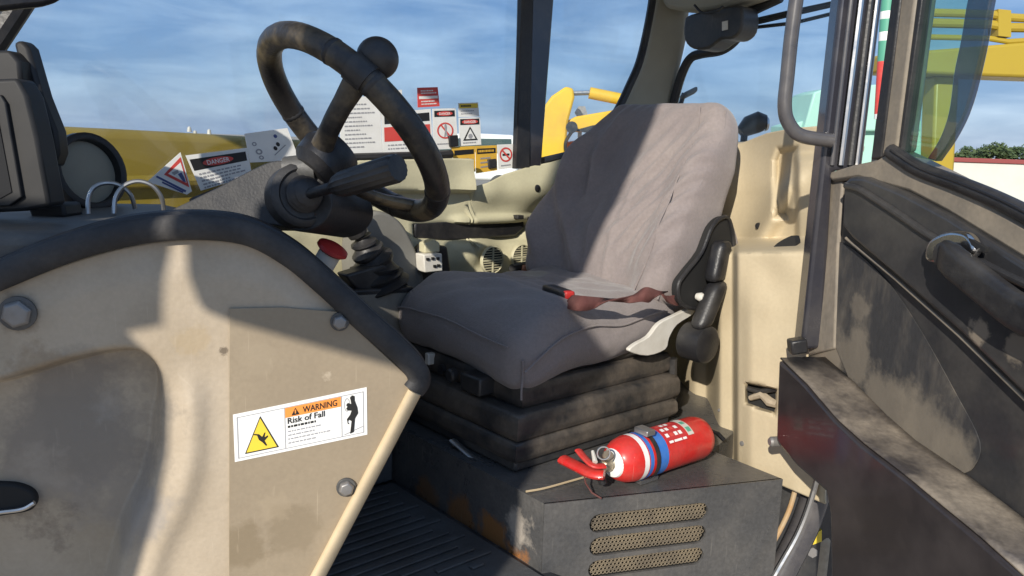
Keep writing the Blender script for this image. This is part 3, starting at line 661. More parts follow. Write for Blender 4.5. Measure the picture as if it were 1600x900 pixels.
sh_px = sp2([(262, 333), (300, 312), (345, 290), (395, 264), (430, 251), (465, 256), (495, 272), (515, 300), (518, 328), (500, 352), (468, 362), (430, 352), (350, 350), (280, 350)], 4, True)
M_cowl = mat('charcoal cowl', (.026, .026, .028), .5, dirt=(.12, .112, .10), amt=.4, scale=10, bump=.1, bscale=200, thr=.55, fine=.08)
shr = obj('column_shroud', pslab(sh_px, (at(430, 310, 1.37), (F + RC * .25).normalized()), .17), M_cowl, sw, bevel=.028, seg=5)
bax = (-F * .80 + RC * .55 + UC * .05).normalized(); bp0 = at(472, 305, 1.352)
obj('stalk_boss', lathe(bp0, bax, [(-.03, .055), (.004, .055), (.010, .050), (.012, .044), (.008, .040), (.008, 0)], 36), M_cowl, shr)
obj('stalk_gaiter', lathe(bp0 + bax * .008, bax, [(0, .030), (.006, .032), (.010, .026), (.015, .029), (.020, .022), (.026, .024), (.032, .015), (.036, 0)], 26), M_rubber, shr)
sA, sB = at(484, 303, 1.32), at(622, 262, 1.21)
sx = (sB - sA)
obj('stalk_arm', tube([sA, sA + sx * .35], [.009, .010], 12), M_black, shr)
st_ = []
for i in range(32):
    st_.append(1 if i % 2 else .94)
v, f = lathe(sA + sx * .27, sx, [(0, .010), (.012, .017), (.03, .0215), (sx.length * .70, .0225), (sx.length * .73, .021), (sx.length * .735, 0)], 32)
ax_ = sx.normalized()
v2 = []
for i, p in enumerate(v):
    d = (p - sA).dot(ax_); c = sA + ax_ * d; v2.append(c + (p - c) * st_[i % 32])
obj('stalk_handle', (v2, f), M_black, shr, smooth=25)
obj('stalk_icons', merge(*[box(sA + sx * (.50 + .05 * k) + UC * .0205 - F * .004 + RC * .006, sx.normalized() * .004, UC * .001, F * .001) for k in range(4)]), M_offw, shr)

# ================================================================== DISPLAY AND GAUGE POD, WIRE LOOPS
M_blk2 = mat('near black housing', (.009, .009, .010), .5, dirt=(.05, .048, .045), amt=.4, scale=12)
dm = thing('display_monitor', 'black display housing with a tilted back plate at the left edge', 'monitor', at(40, 330, 1.36))
obj('housing', pslab([(-120, 128), (26, 122), (42, 150), (58, 215), (78, 322), (40, 330), (-120, 338)], depthp(1.30), .05), M_blk2, dm, bevel=.006)
obj('screen_frame', pslab([(-120, 150), (0, 148), (8, 160), (34, 308), (14, 322), (-120, 326)], depthp(1.292), .01), M_blk2, dm, bevel=.002)
obj('screen', pslab([(-120, 165), (-14, 162), (-6, 172), (18, 300), (0, 310), (-120, 312)], depthp(1.290), .003), mat('dark screen', (.012, .013, .015), .12, coat=.5), dm)
obj('back_plate', pslab([(20, 66), (32, 62), (44, 74), (66, 150), (88, 205), (92, 240), (84, 262), (74, 250), (50, 140), (26, 90)], depthp(1.37), .035), M_blk2, dm, bevel=.006)
obj('side_bracket', pslab([(-120, 82), (14, 78), (30, 96), (34, 130), (-120, 140)], depthp(1.34), .05), M_blk2, dm, bevel=.006)
obj('foot', pslab([(40, 318), (98, 318), (104, 340), (50, 345)], depthp(1.40), .06), M_blk2, dm, bevel=.006)
gp = thing('gauge_pod', 'grey gauge pod with a dark hooded rim behind the wire loops', 'gauge', at(135, 320, 1.62))
gax = (RC * .85 - F * .45 + UC * .1).normalized(); gc = at(118, 274, 1.62)
obj('pod_body', lathe(gc - gax * .05, gax, [(0, .05), (.03, .066), (.075, .072), (.084, .066), (.088, .060), (.088, 0)], 30), M_head, gp)
obj('pod_rim', lathe(gc + gax * .02, gax, [(0, .073), (.018, .079), (.034, .077), (.036, .070), (.034, .064), (.012, .062)], 30, cap=False), M_rubber, gp)
obj('pod_stand', box(gc - Z * .08, AX * .04, BX * .03, Z * .05), M_grey, gp, bevel=.008)
for k, (pxs, lab) in enumerate([([(138, 338), (138, 312), (146, 294), (164, 286), (186, 289), (204, 304), (211, 326)], 'thin grey wire loop on the dash, the one nearer the display'),
                                ([(178, 334), (181, 308), (194, 290), (216, 283), (238, 290), (252, 308), (256, 328)], 'thin grey wire loop on the dash, the one nearer the steering column')]):
    o = obj('wire_loop', tube([at(x, y, 1.47 - .02 * k + .05 * i / 40) for i, (x, y) in enumerate(sp2(pxs, 6))], .0042, 8), M_steel)
    tag(o, lab, 'wire loop', 'wire loops on the dash')

# ================================================================== SEAT
seat = thing('operator_seat', 'grey cloth covered operator seat on a black bellows base', 'seat', V(1.28, 1.4, BZ))
def cush(p):
    a, b, z = p.x, p.y, p.z                      # local: a fore/aft, b across, z up
    ta = (a + .27) / .54
    top = ss(0, .06, z)
    z2 = z + top * (-.025 * ss(.25, 0, ta) + .012 * math.cos(b * 6) - .012 * ss(.3, 1, ta) - .012 * math.exp(-((ta - .55) / .2) ** 2)) - (1 - top) * (.03 * ss(.35, 0, ta) + .022 * ss(0, -.2, b) * ss(1, .5, ta))
    b2 = b * (1 + .04 * ss(.6, 0, ta)) * (.88 if b > 0 else 1)
    q = Vector((a * 9, b * 9, z * 12))
    d = .012 * noise.noise(q) + .009 * noise.noise(Vector((a * 30 + b * 9, b * 14 - a * 6, z * 26)))
    crease = .008 * abs(noise.noise(Vector((a * 14 + b * 6, b * 5, z * 22 + 4))))
    return V(1.29 + a + d * .5 - .012 * ss(.1, -.05, z) * 0, 1.398 + b2 + d * .3, 1.505 + z2 + d * top - crease * top)
cu = obj('cushion', rbox(.268, .252, .072, .068, 44, cush), M_fabric_d, seat, smooth=80)
def cu_pt(a, b, z): return cush(Vector((a, b, z)))
obj('piping', tube(spline([cu_pt(-.262 + .05 * k, -.2535, .028 - .03 * math.exp(-k * .9)) for k in range(10)], 4), .0022, 6), M_fabric_d, cu)
obj('piping', tube(spline([cu_pt(-.252, -.236, -.066 + .02 * k) for k in range(5)], 4), .0022, 6), M_fabric_d, cu)
obj('piping', tube(spline([cu_pt(-.2695, -.21 + .052 * k, .03) for k in range(9)], 4), .002, 6), M_fabric_d, cu)
BK0, BK1 = V(1.53, 1.405, 1.50), V(1.70, 1.405, 2.012)
bu = (BK1 - BK0); BH = bu.length; bu.normalize(); bnf = BX.cross(bu).normalized()
if bnf.dot(AX) > 0: bnf = -bnf                     # bnf points forward out of the backrest
CREASES = [(-.12, .80, -.01, .40, .007), (-.15, .74, -.05, .30, .008), (-.18, .68, -.08, .26, .007), (-.09, .78, .02, .50, .006), (-.20, .55, -.12, .18, .007), (-.21, .42, -.16, .14, .006), (-.045, .62, -.055, .02, .006), (.05, .5, .02, .1, .004)]
def back(p):
    b, t, h = p.x, p.y, p.z                        # across, thickness (+ front), height -..+
    u = (h / (BH / 2) + 1) / 2
    wdt = interp([(0, .98), (.12, 1.06), (.3, 1.11), (.5, 1.07), (.7, .98), (.85, .86), (1, .73)], u)
    if b > 0: wdt *= interp([(0, .82), (.3, .79), (.5, .82), (.7, .88), (1, 1.0)], u)
    b2 = b * wdt - .022 * ss(0, -.2, b) * ss(.45, .9, u) - .03 * ss(0, .26, b) * ss(.55, 1, u) - .034 * ss(.3, 1, u)
    fr = ss(-.01, .04, t)
    t2 = t + fr * (.05 * ss(.11, .22, abs(b)) * ss(.95, .6, u) - .015 * math.sin(u * math.pi) + .03 * math.exp(-((u - .28) / .2) ** 2))
    t2 *= interp([(0, 1), (.7, .95), (1, .62)], u)
    q = Vector((b * 7, h * 5, t * 7 + 9))
    d = .010 * noise.noise(q) + .005 * noise.noise(q * 2.6)
    fold = .028 * math.exp(-((b + .02 - (u - .5) * .25 - .17) / .022) ** 2) * ss(0, .3, u) * ss(1, .7, u) + .012 * math.exp(-((b - .12 - (u - .6) * .1) / .014) ** 2) * ss(.25, .5, u) * ss(1, .8, u)
    wv = (b * 1.15 + h * .75) * 62 + 5 * noise.noise(q * .8)
    wr_ = .018 * (abs(math.sin(wv)) ** 3) * ss(.04, -.14, b) * ss(.12, .3, u) * ss(1, .75, u) * (.4 + .9 * abs(noise.noise(q * .9 + Vector((3, 1, 0)))))
    wr_ += .022 * abs(math.sin((b * .9 - h * .5) * 28 + 2 * noise.noise(q))) ** 4 * ss(.06, .16, b) * ss(.05, .2, u) * ss(.9, .6, u)
    for (b0_, u0_, b1_, u1_, am) in CREASES:
        dx, dy = b1_ - b0_, (u1_ - u0_) * BH
        tt = ((b - b0_) * dx + (u - u0_) * BH * dy) / (dx * dx + dy * dy)
        if -.1 < tt < 1.1:
            dd = abs((b - b0_) * dy - (u - u0_) * BH * dx) / math.hypot(dx, dy)
            wr_ += am * math.exp(-(dd / .007) ** 2) * ss(-.1, .2, tt) * ss(1.1, .7, tt)
    wr_ += .007 * noise.noise(Vector((b * 22 + h * 14, h * 9, 4)))
    return BK0 + BX * b2 + bu * (h + BH / 2) + bnf * (t2 + fr * (d + fold + wr_)) - BX * d * .4
bk = obj('backrest', rbox(.258, .065, BH / 2, .058, 92, back), M_fabric, seat, smooth=80)
# seam piping down the front edge of the cover
def bk_pt(b, u, t=.066): return back(Vector((b, t, (u - .5) * BH))) + bnf * .001
obj('cover_seam', tube(spline([bk_pt(-.247, .05 + k * .1, .035) for k in range(10)], 4), .0024, 6), M_fabric_d, bk)
obj('cover_seam', tube(spline([bk_pt(-.19 - .02 * math.sin(k * .5), .06 + k * .1) for k in range(10)], 4), .0022, 6), M_fabric, bk)
# dark opening in the cover at the near side, with the recliner inside
def sd(px, py, b): return onp(px, py, right(b))
op = sp2([(1140, 345), (1128, 340), (1112, 356), (1096, 395), (1072, 426), (1060, 446), (1064, 474), (1092, 482), (1122, 468), (1142, 430), (1147, 385)], 4, True)
obj('cover_flap', pslab(sp2([(1143, 346), (1154, 380), (1158, 420), (1148, 456), (1128, 488), (1116, 490), (1126, 466), (1142, 436), (1147, 396)], 4, True), right(1.106), .03), M_fabric_d, bk, bevel=.005)
obj('cover_opening', pslab(op, right(1.104), .02), M_cavshade, bk, bevel=.003)
obj('opening_hem', tube([sd(x, y, 1.102) for x, y in op], .005, 8, closed=True), M_rubber, bk)
obj('back_shell', slab([V(1.58, 1.19, 1.47), V(1.64, 1.19, 1.47), V(1.755, 1.19, 1.82), V(1.70, 1.19, 1.85)], BX * .43), M_black, seat, bevel=.015)
# suspension: upper pan, folded bellows, foot
obj('seat_pan', vbox(1.05, 1.53, 1.175, 1.635, 1.412, 1.452), M_black, seat, bevel=.012)
def bel(a0, a1, b0, b1, z0, z1, name, m=M_bellow):
    c = V((a0 + a1) / 2, (b0 + b1) / 2, (z0 + z1) / 2)
    def fn(p):
        k = 1 - .04 * max(0, abs(p.z / ((z1 - z0) / 2)) - .45) ** 1.0 - .012 * (p.z / (z1 - z0))
        q = Vector((p.x * 9, p.y * 9, p.z * 20 + z0 * 7)); d = .0015 * noise.noise(q)
        return c + AX * (p.x * k + d) + BX * (p.y * k + d) + Z * p.z
    obj(name, rbox((a1 - a0) / 2, (b1 - b0) / 2, (z1 - z0) / 2, (z1 - z0) * .12, 18, fn), m, seat, smooth=70)
bel(1.045, 1.53, 1.158, 1.645, 1.362, 1.416, 'bellows_fold')
bel(1.012, 1.54, 1.132, 1.66, 1.304, 1.364, 'bellows_fold')
bel(1.006, 1.53, 1.128, 1.65, 1.262, 1.306, 'bellows_fold')
obj('seat_foot', vbox(1.015, 1.51, 1.138, 1.63, BZ + .0015, 1.268), M_dark, seat, bevel=.006)
# adjusters on the front: dial, lever
fp = V(1.04, 1.30, 1.40)
ad_ = obj('adjuster_block', box(V(1.028, 1.285, 1.392), AX * .022, BX * .035, Z * .02), M_black, seat, bevel=.005)
obj('adjuster_dial', lathe(V(1.022, 1.36, 1.392), -AX, [(0, .016), (.012, .016), (.016, .012), (.016, 0)], 16), M_black, seat)
obj('adjuster_dial', lathe(V(1.022, 1.40, 1.396), -AX, [(0, .011), (.010, .011), (.010, 0)], 14), M_black, seat)
obj('slide_lever', tube([onp(x, y, rear(1.0)) for x, y in ((707, 688), (724, 703), (742, 718), (757, 727))], [.010, .009, .009, .012], 10, sq=.5), M_steel, seat)
obj('front_clip', box(onp(672, 560, rear(1.04)), AX * .01, BX * .008, Z * .014), M_offw, seat, bevel=.003)
# near-side armrest folded up, side guard, knob
arm = obj('armrest', rbox(.024, .020, .048, .016, 8, lambda p: sd(1122, 408, 1.075) + AX * (p.x + p.z * .22) + BX * p.y + Z * p.z), M_black, seat, smooth=60)
obj('armrest_link', rbox(.026, .022, .060, .02, 8, lambda p: sd(1108, 476, 1.072) + AX * (p.x + p.z * .5) + BX * p.y + Z * p.z * .9), M_black, seat, smooth=60)
obj('armrest_pivot', lathe(sd(1074, 531, 1.115), -BX, [(0, .044), (.045, .046), (.058, .044), (.063, .036), (.063, 0)], 30), M_black, seat)
obj('side_guard', pslab(sp2([(984, 549), (993, 538), (1014, 526), (1030, 506), (1052, 494), (1084, 480), (1082, 492), (1058, 508), (1046, 528), (1040, 546), (1012, 556)], 3, True), right(1.122), .012), M_offw, seat, bevel=.002)
obj('recline_knob', lathe(sd(1089, 463, 1.10), -BX, [(0, .008), (.012, .011), (.02, .008), (.021, 0)], 14), M_offw, seat)
obj('side_strut', tube([sd(1052, 560, 1.155), sd(1050, 645, 1.155)], .010, 10), M_black, seat)
# belt and buckle lying on the cushion
bz = 1.582
bpts = [onz(x, y, bz + dz_) for x, y, dz_ in ((886, 470, -.01), (905, 474, -.004), (935, 474, -.006), (955, 469, .004), (985, 466, .0), (1005, 460, .012), (1022, 463, .006), (1036, 458, .012))]
vb, fb = [], []
bs = spline(bpts, 5)
for i, p in enumerate(bs):
    q = (i / len(bs)); tw = .6 + math.sin(q * 11) * .5
    n_ = (AX * math.cos(tw) + Z * math.sin(tw)) * .017
    vb += [p - n_, p + n_]
fb = [(2 * i, 2 * i + 1, 2 * i + 3, 2 * i + 2) for i in range(len(bs) - 1)]
obj('belt_strap', (vb, fb), M_belt, seat, solid=.0022)
vb2, bs2 = [], spline([sd(x, y, 1.12) for x, y in ((1034, 462), (1050, 470), (1066, 462), (1078, 446), (1084, 430))], 5)
for i, p in enumerate(bs2):
    n_ = (AX * .7 - Z * .6 + BX * .3 * math.sin(i)) * .021; vb2 += [p - n_, p + n_]
obj('belt_strap', (vb2, [(2 * i, 2 * i + 1, 2 * i + 3, 2 * i + 2) for i in range(len(bs2) - 1)]), M_belt, seat, solid=.0022)
bkp = onz(872, 462, 1.572)
bkd = (onz(902, 470, 1.60) - onz(852, 452, 1.60)).normalized()
bq = bkd.cross(Z)
bc_ = obj('belt_buckle', rbox(.05, .016, .013, .008, 6, lambda p: bkp + bkd * p.x + bq * p.y + Z * (p.z + .006)), M_black, seat, smooth=60)
obj('release_button', rbox(.008, .012, .010, .004, 4, lambda p: bkp + bkd * (p.x + .044) + bq * p.y + Z * (p.z + .009)), M_redpl, bc_, smooth=60)
obj('seat_hardware', merge(tube([sd(x, y, 1.68) for x, y in ((800, 420), (825, 415), (850, 430))], .014, 8), tube([sd(x, y, 1.69) for x, y in ((812, 432), (840, 425), (862, 445))], .01, 8)), M_dark, seat)
obj('latch', rbox(.02, .012, .02, .008, 5, lambda p: sd(822, 424, 1.67) + AX * p.x + BX * p.y + Z * p.z), mat('copper latch', (.45, .20, .12), .45, dirt=(.2, .12, .08), amt=.5, scale=40), seat)

# ================================================================== FIRE EXTINGUISHER
e0, e1_ = onz(962, 722, 1.293), onz(1093, 682, 1.293)
ea = (e1_ - e0); EL = ea.length; ea.normalize(); ER = .0465
fe = thing('fire_extinguisher', 'small red fire extinguisher lying on the seat box by the bellows', 'fire extinguisher', (e0 + e1_) / 2 - Z * (1.293 - BZ))
obj('cylinder', lathe(e0, ea, [(-.012, .012), (-.010, .026), (.0, .036), (.014, .043), (.032, ER), (EL - .02, ER), (EL - .004, ER * .93), (EL, ER * .84), (EL + .001, 0)], 40, ref=Z), M_red, fe, smooth=50)
def band(name, d0, d1, m, arc=None, o=.0006):
    return obj(name, lathe(e0, ea, [(d0, ER + o), (d1, ER + o)], 32, ref=Z, arc=arc or (-math.pi, math.pi)), m, fe, smooth=50)
band('white_ring', .034, .047, M_white); band('blue_ring', .050, .060, M_blue); band('blue_label', .078, .103, M_blue, o=.0007)
cl = band('clamp_band', .064, .076, M_black, o=.0035); 
obj('clamp_latch', box(e0 + ea * .07 + Z * (ER + .008) - NS * .012, ea * .012, ea.cross(Z) * .018, Z * .006), M_steel, fe, bevel=.002)
sgn = 1 if ea.cross(Z).dot(F) > 0 else -1          # angle direction toward the viewer
def earc(a0, a1): return (-sgn * a0, -sgn * a1) if (ea.cross(Z) * -1).dot(F) < 0 else (sgn * a0, sgn * a1)
def on_cyl(d, ang, o=.001):
    u = Z - ea * Z.dot(ea); u.normalize(); q = ea.cross(u)
    if q.dot(F) > 0: q = -q
    return e0 + ea * d + (u * math.cos(ang) + q * math.sin(ang)) * (ER + o)
def cylpatch(name, d0, d1, a0, a1, m, o=.0009, parent=None, nn=8):
    v = []; 
    for i in range(2):
        for k in range(nn + 1): v.append(on_cyl(d0 if i == 0 else d1, a0 + (a1 - a0) * k / nn, o))
    return obj(name, (v, [(k, k + 1, nn + 2 + k, nn + 1 + k) for k in range(nn)]), m, parent or fe, smooth=60)
lb = cylpatch('instruction_label', .106, .168, -.25, 1.0, mat('dark red print', (.50, .03, .035), .35), .0009)
for i in range(3):
    for j in range(4):
        cylpatch('pictogram', .111 + j * .013, .120 + j * .013, -.15 + i * .33, .03 + i * .33, M_white if (i + j) % 3 else M_inkr, .0013, lb, 3)
for d0, d1 in ((.112, .124), (.127, .150), (.153, .164)): cylpatch('caption', d0, d1, .86, .96, M_white, .0013, lb, 3)
tg = cylpatch('inspection_tag', .172, .190, -.35, .85, M_offw, .0013)
cylpatch('tag_print', .175, .187, .45, .70, M_green, .0016, tg, 3); cylpatch('tag_print', .175, .187, .05, .25, M_green, .0016, tg, 3)
hv = e0 - ea * .03
obj('valve', lathe(hv - ea * .012, ea, [(0, .008), (.006, .013), (.022, .014), (.024, .010), (.036, .018), (.044, .02)], 20), M_brass, fe)
obj('shoulder_cap', lathe(e0 - ea * .014, ea, [(0, .016), (.002, .027), (.010, .030)], 28), M_white, fe)
near = ea.cross(Z); near = near if near.dot(F) < 0 else -near
obj('pressure_gauge', lathe(hv + Z * .012, (Z * .8 + near * .6), [(0, .010), (.012, .012), (.016, .011), (.016, 0)], 18), M_brass, fe)
def lever(name, pxs, z, wd, th, m):
    v, f = [], []; P_ = [onz(x, y, zz) for (x, y), zz in zip(pxs, z)]
    return obj(name, tube(spline(P_, 5), wd, 12, sq=th), m, fe)
lever('carry_handle', [(944, 742), (925, 740), (900, 728), (880, 718)], [1.292, 1.290, 1.287, 1.285], .0145, .62, M_red)
lever('squeeze_lever', [(944, 728), (928, 728), (914, 716), (904, 704)], [1.31, 1.312, 1.318, 1.324], .009, .5, M_red)
obj('safety_pin', tube([onz(930, 722, 1.318), onz(926, 705, 1.33)], [.005, .003], 8), M_offw, fe)
pr = onz(941, 728, 1.316)
obj('pin_ring', tube([onz(943, 708, 1.335) + (RC * math.cos(t) + UC * math.sin(t)) * .012 for t in [2 * math.pi * k / 20 for k in range(20)]], .0018, 6, closed=True), M_steel, fe)
obj('hose_stub', tube([hv - ea * .006, hv - ea * .012 - Z * .014, hv - ea * .006 - Z * .034 + near * .004], .008, 10), M_black, fe)
obj('pull_cord', tube([onz(x, y, zz) for (x, y), zz in zip(((912, 738), (915, 755), (925, 770), (940, 779)), (1.275, 1.262, 1.25, 1.244))], .0018, 6), M_belt, fe)
obj('cradle_bracket', slab([e0 + ea * .05 - Z * (ER - .004) - near * .03, e0 + ea * .05 - Z * (ER - .004) + near * .025, e0 + ea * .10 - Z * (ER - .004) + near * .025, e0 + ea * .10 - Z * (ER - .004) - near * .03], Z * -.0085), M_steel, fe)
ho = obj('loose_strap', tube([onz(x, y, zz) for (x, y), zz in zip(((1082, 662), (1100, 668), (1120, 676), (1132, 688)), (1.30, 1.285, 1.262, 1.248))], .010, 8, sq=.5), M_black)
tag(ho, 'black strap end lying behind the base of the fire extinguisher', 'strap')

# ================================================================== DOOR
dr = thing('cab_door', 'open black cab door with dusty inner board and curved window', 'door', Vector((DH.x, DH.y, 1.0)) + DT * .3)
dr_px = [(1284, 275), (1330, 262), (1392, 252), (1470, 292), (1600, 368), (1720, 440), (1720, 1040), (1400, 1040), (1330, 900), (1290, 700), (1262, 560)]
obj('door_skin', pslab(dr_px, door(0), .05), M_door, dr, bevel=.01)
up_px = sp2([(1318, 284), (1330, 276), (1350, 276)], 3) + [(1410, 300), (1480, 337), (1600, 412), (1720, 490), (1720, 730), (1600, 618), (1500, 520), (1400, 432), (1330, 372), (1314, 352)]
upo = obj('upper_board', pslab(up_px, door(.03), .029), M_door, dr, bevel=.010, seg=4)
obj('board_moulding', tube([dp(x, y, .032) for x, y in sp2([(1322, 290), (1345, 297), (1400, 332), (1450, 366), (1500, 392), (1560, 424), (1640, 462), (1720, 500)], 5)], .006, 10), M_door, dr)
obj('dusty_board', pslab(sp2([(1312, 378), (1340, 395), (1390, 445), (1440, 520), (1490, 610), (1530, 690), (1520, 730), (1500, 742)], 4) + [(1400, 680), (1330, 600), (1305, 540)], door(.0025), .002), M_doord, dr)
obj('hinge_edge', pslab([(1287, 278), (1316, 282), (1311, 350), (1309, 380), (1303, 545), (1262, 556)], door(.006), .02), M_hedge, dr, bevel=.004)
obj('board_crease', tube([dp(x, y, .014) for x, y in ((1322, 372), (1400, 436), (1500, 525), (1600, 622), (1720, 735))], .003, 8), M_sillt, dr)
ledge_px = [(1216, 562), (1258, 602), (1304, 656), (1345, 695), (1420, 752), (1530, 845), (1720, 1010), (1720, 1100), (1300, 1050), (1296, 800), (1290, 768), (1244, 728), (1212, 690)]
bi = obj('door_bin', pslab(ledge_px, door(.10), .099), M_bin, dr, bevel=.006)
lt = [dp(x, y, .10) for x, y in ((1216, 562), (1258, 602), (1304, 656), (1345, 695), (1420, 752), (1530, 845), (1600, 905))]
lv, lf = [], []
for i, p in enumerate(lt):
    for k in range(7):
        lv.append(p + Z * (.003 + .0035 * noise.noise(Vector((i * 1.1, k * .9, 2)))) - DN * (.004 + .094 * k / 6))
for i in range(len(lt) - 1):
    for k in range(6): lf.append((i * 7 + k, i * 7 + k + 1, i * 7 + k + 8, i * 7 + k + 7))
obj('bin_ledge', (lv, lf), M_ledge, dr, solid=.003)
obj('bin_bolt', lathe(onp(1208, 690, door(.10)), DN, [(-.02, .010), (.004, .010), (.008, .007), (.008, 0)], 12), M_bolt, bi)
obj('sill', pslab([(1286, 272), (1330, 258), (1368, 250), (1392, 236), (1470, 275), (1600, 352), (1720, 422), (1720, 486), (1600, 406), (1480, 332), (1420, 300), (1340, 278), (1300, 284)], door(.016), .05), M_sillt, dr, bevel=.006)
wsl = sp2([(1392, 238), (1404, 246), (1440, 268), (1500, 290), (1560, 315), (1620, 345), (1720, 400)], 5)
obj('window_seal', tube([dp(x, y - 2, .014) for x, y in wsl], .0125, 12), M_rubber, dr)
obj('seal_groove', tube([dp(x, y - 4, .0255) for x, y in wsl], .0025, 8), M_black, dr)
obj('frame_post', pslab([(1424, -160), (1452, -160), (1430, 0), (1400, 236), (1372, 246), (1406, 0)], door(.012), .04), M_sillt, dr, bevel=.005)
obj('frame_rubber', pslab([(1412, -160), (1424, -160), (1406, 0), (1376, 246), (1360, 250), (1392, 0)], door(.016), .05), M_rubber, dr, bevel=.003)
obj('frame_bead', pslab([(1453, -160), (1462, -160), (1440, 0), (1407, 238), (1399, 236), (1431, 0)], door(.008), .02), M_rubber, dr, bevel=.002)
pane = sp2([(1580, -160), (1562, -60), (1546, 0), (1532, 80), (1512, 160), (1490, 210), (1462, 252)], 6)
obj('door_window', pslab([(1448, -160)] + pane + [(1402, 240)], door(.0), .005), G_door, dr, smooth=0)
edge_in = [(x - (34 - 20 * ss(100, 250, y)), y - 4) for x, y in pane]
obj('pane_edge', pslab(pane + edge_in[::-1], door(.004), .012), glass('smoked pane edge', (.30, .35, .42), 1.0, 1.8, .12, (.25, .28, .33)), dr, bevel=.002)
# handle: plated escutcheon and black lever
hd = obj('handle_plate', pslab(sp2([(1443, 398), (1450, 376), (1476, 362), (1502, 362), (1516, 372), (1522, 392), (1506, 408), (1476, 410), (1450, 410)], 4, True), door(.048), .018), M_chrome, dr, bevel=.006, seg=3)
obj('handle_slot', pslab([(1514, 372), (1540, 388), (1538, 394), (1512, 380)], door(.0475), .006), M_cavshade, hd)
obj('handle_lever', rbox(.125, .014, .025, .012, 10, lambda p: dp(1488, 408, .064) + DT * (p.x + .105) + DN * (p.y) + Z * (p.z - .62 * (p.x + .105) * .62 + .02 * ss(.0, .115, p.x))), M_black, hd, smooth=60)
obj('handle_pivot', lathe(dp(1490, 398, .046), DN, [(0, .018), (.02, .018), (.022, .012), (.022, 0)], 18), M_black, hd)
# pipes and cover under the door
for x0, r in ((1352, .030),):
    obj('lower_pipe', tube([dp(x0, 770, .06), dp(x0 - 6, 830, .06), dp(x0 - 8, 1000, .06)], r, 16), M_rail, dr)
# step bracket seen in the gap under the hinge
stp = thing('step_bracket', 'dirty pale step bracket with a yellow reflector below the door hinge', 'step', at(1272, 960, 1.75))
obj('bracket', rbox(.03, .03, .07, .02, 6, lambda p: at(1272, 868, 1.75) + p), M_rag, stp, smooth=60)
obj('reflector', pslab([(1270, 836), (1284, 828), (1284, 846), (1268, 852)], depthp(1.70), .01), M_yellow, stp)
obj('bracket_bolt', lathe(at(1268, 862, 1.70), -F, [(0, .012), (.008, .012), (.008, 0)], 6), M_bolt, stp)
obj('post', tube([at(1280, 900, 1.76), at(1280, 980, 1.76)], .03, 10), M_dark, stp)

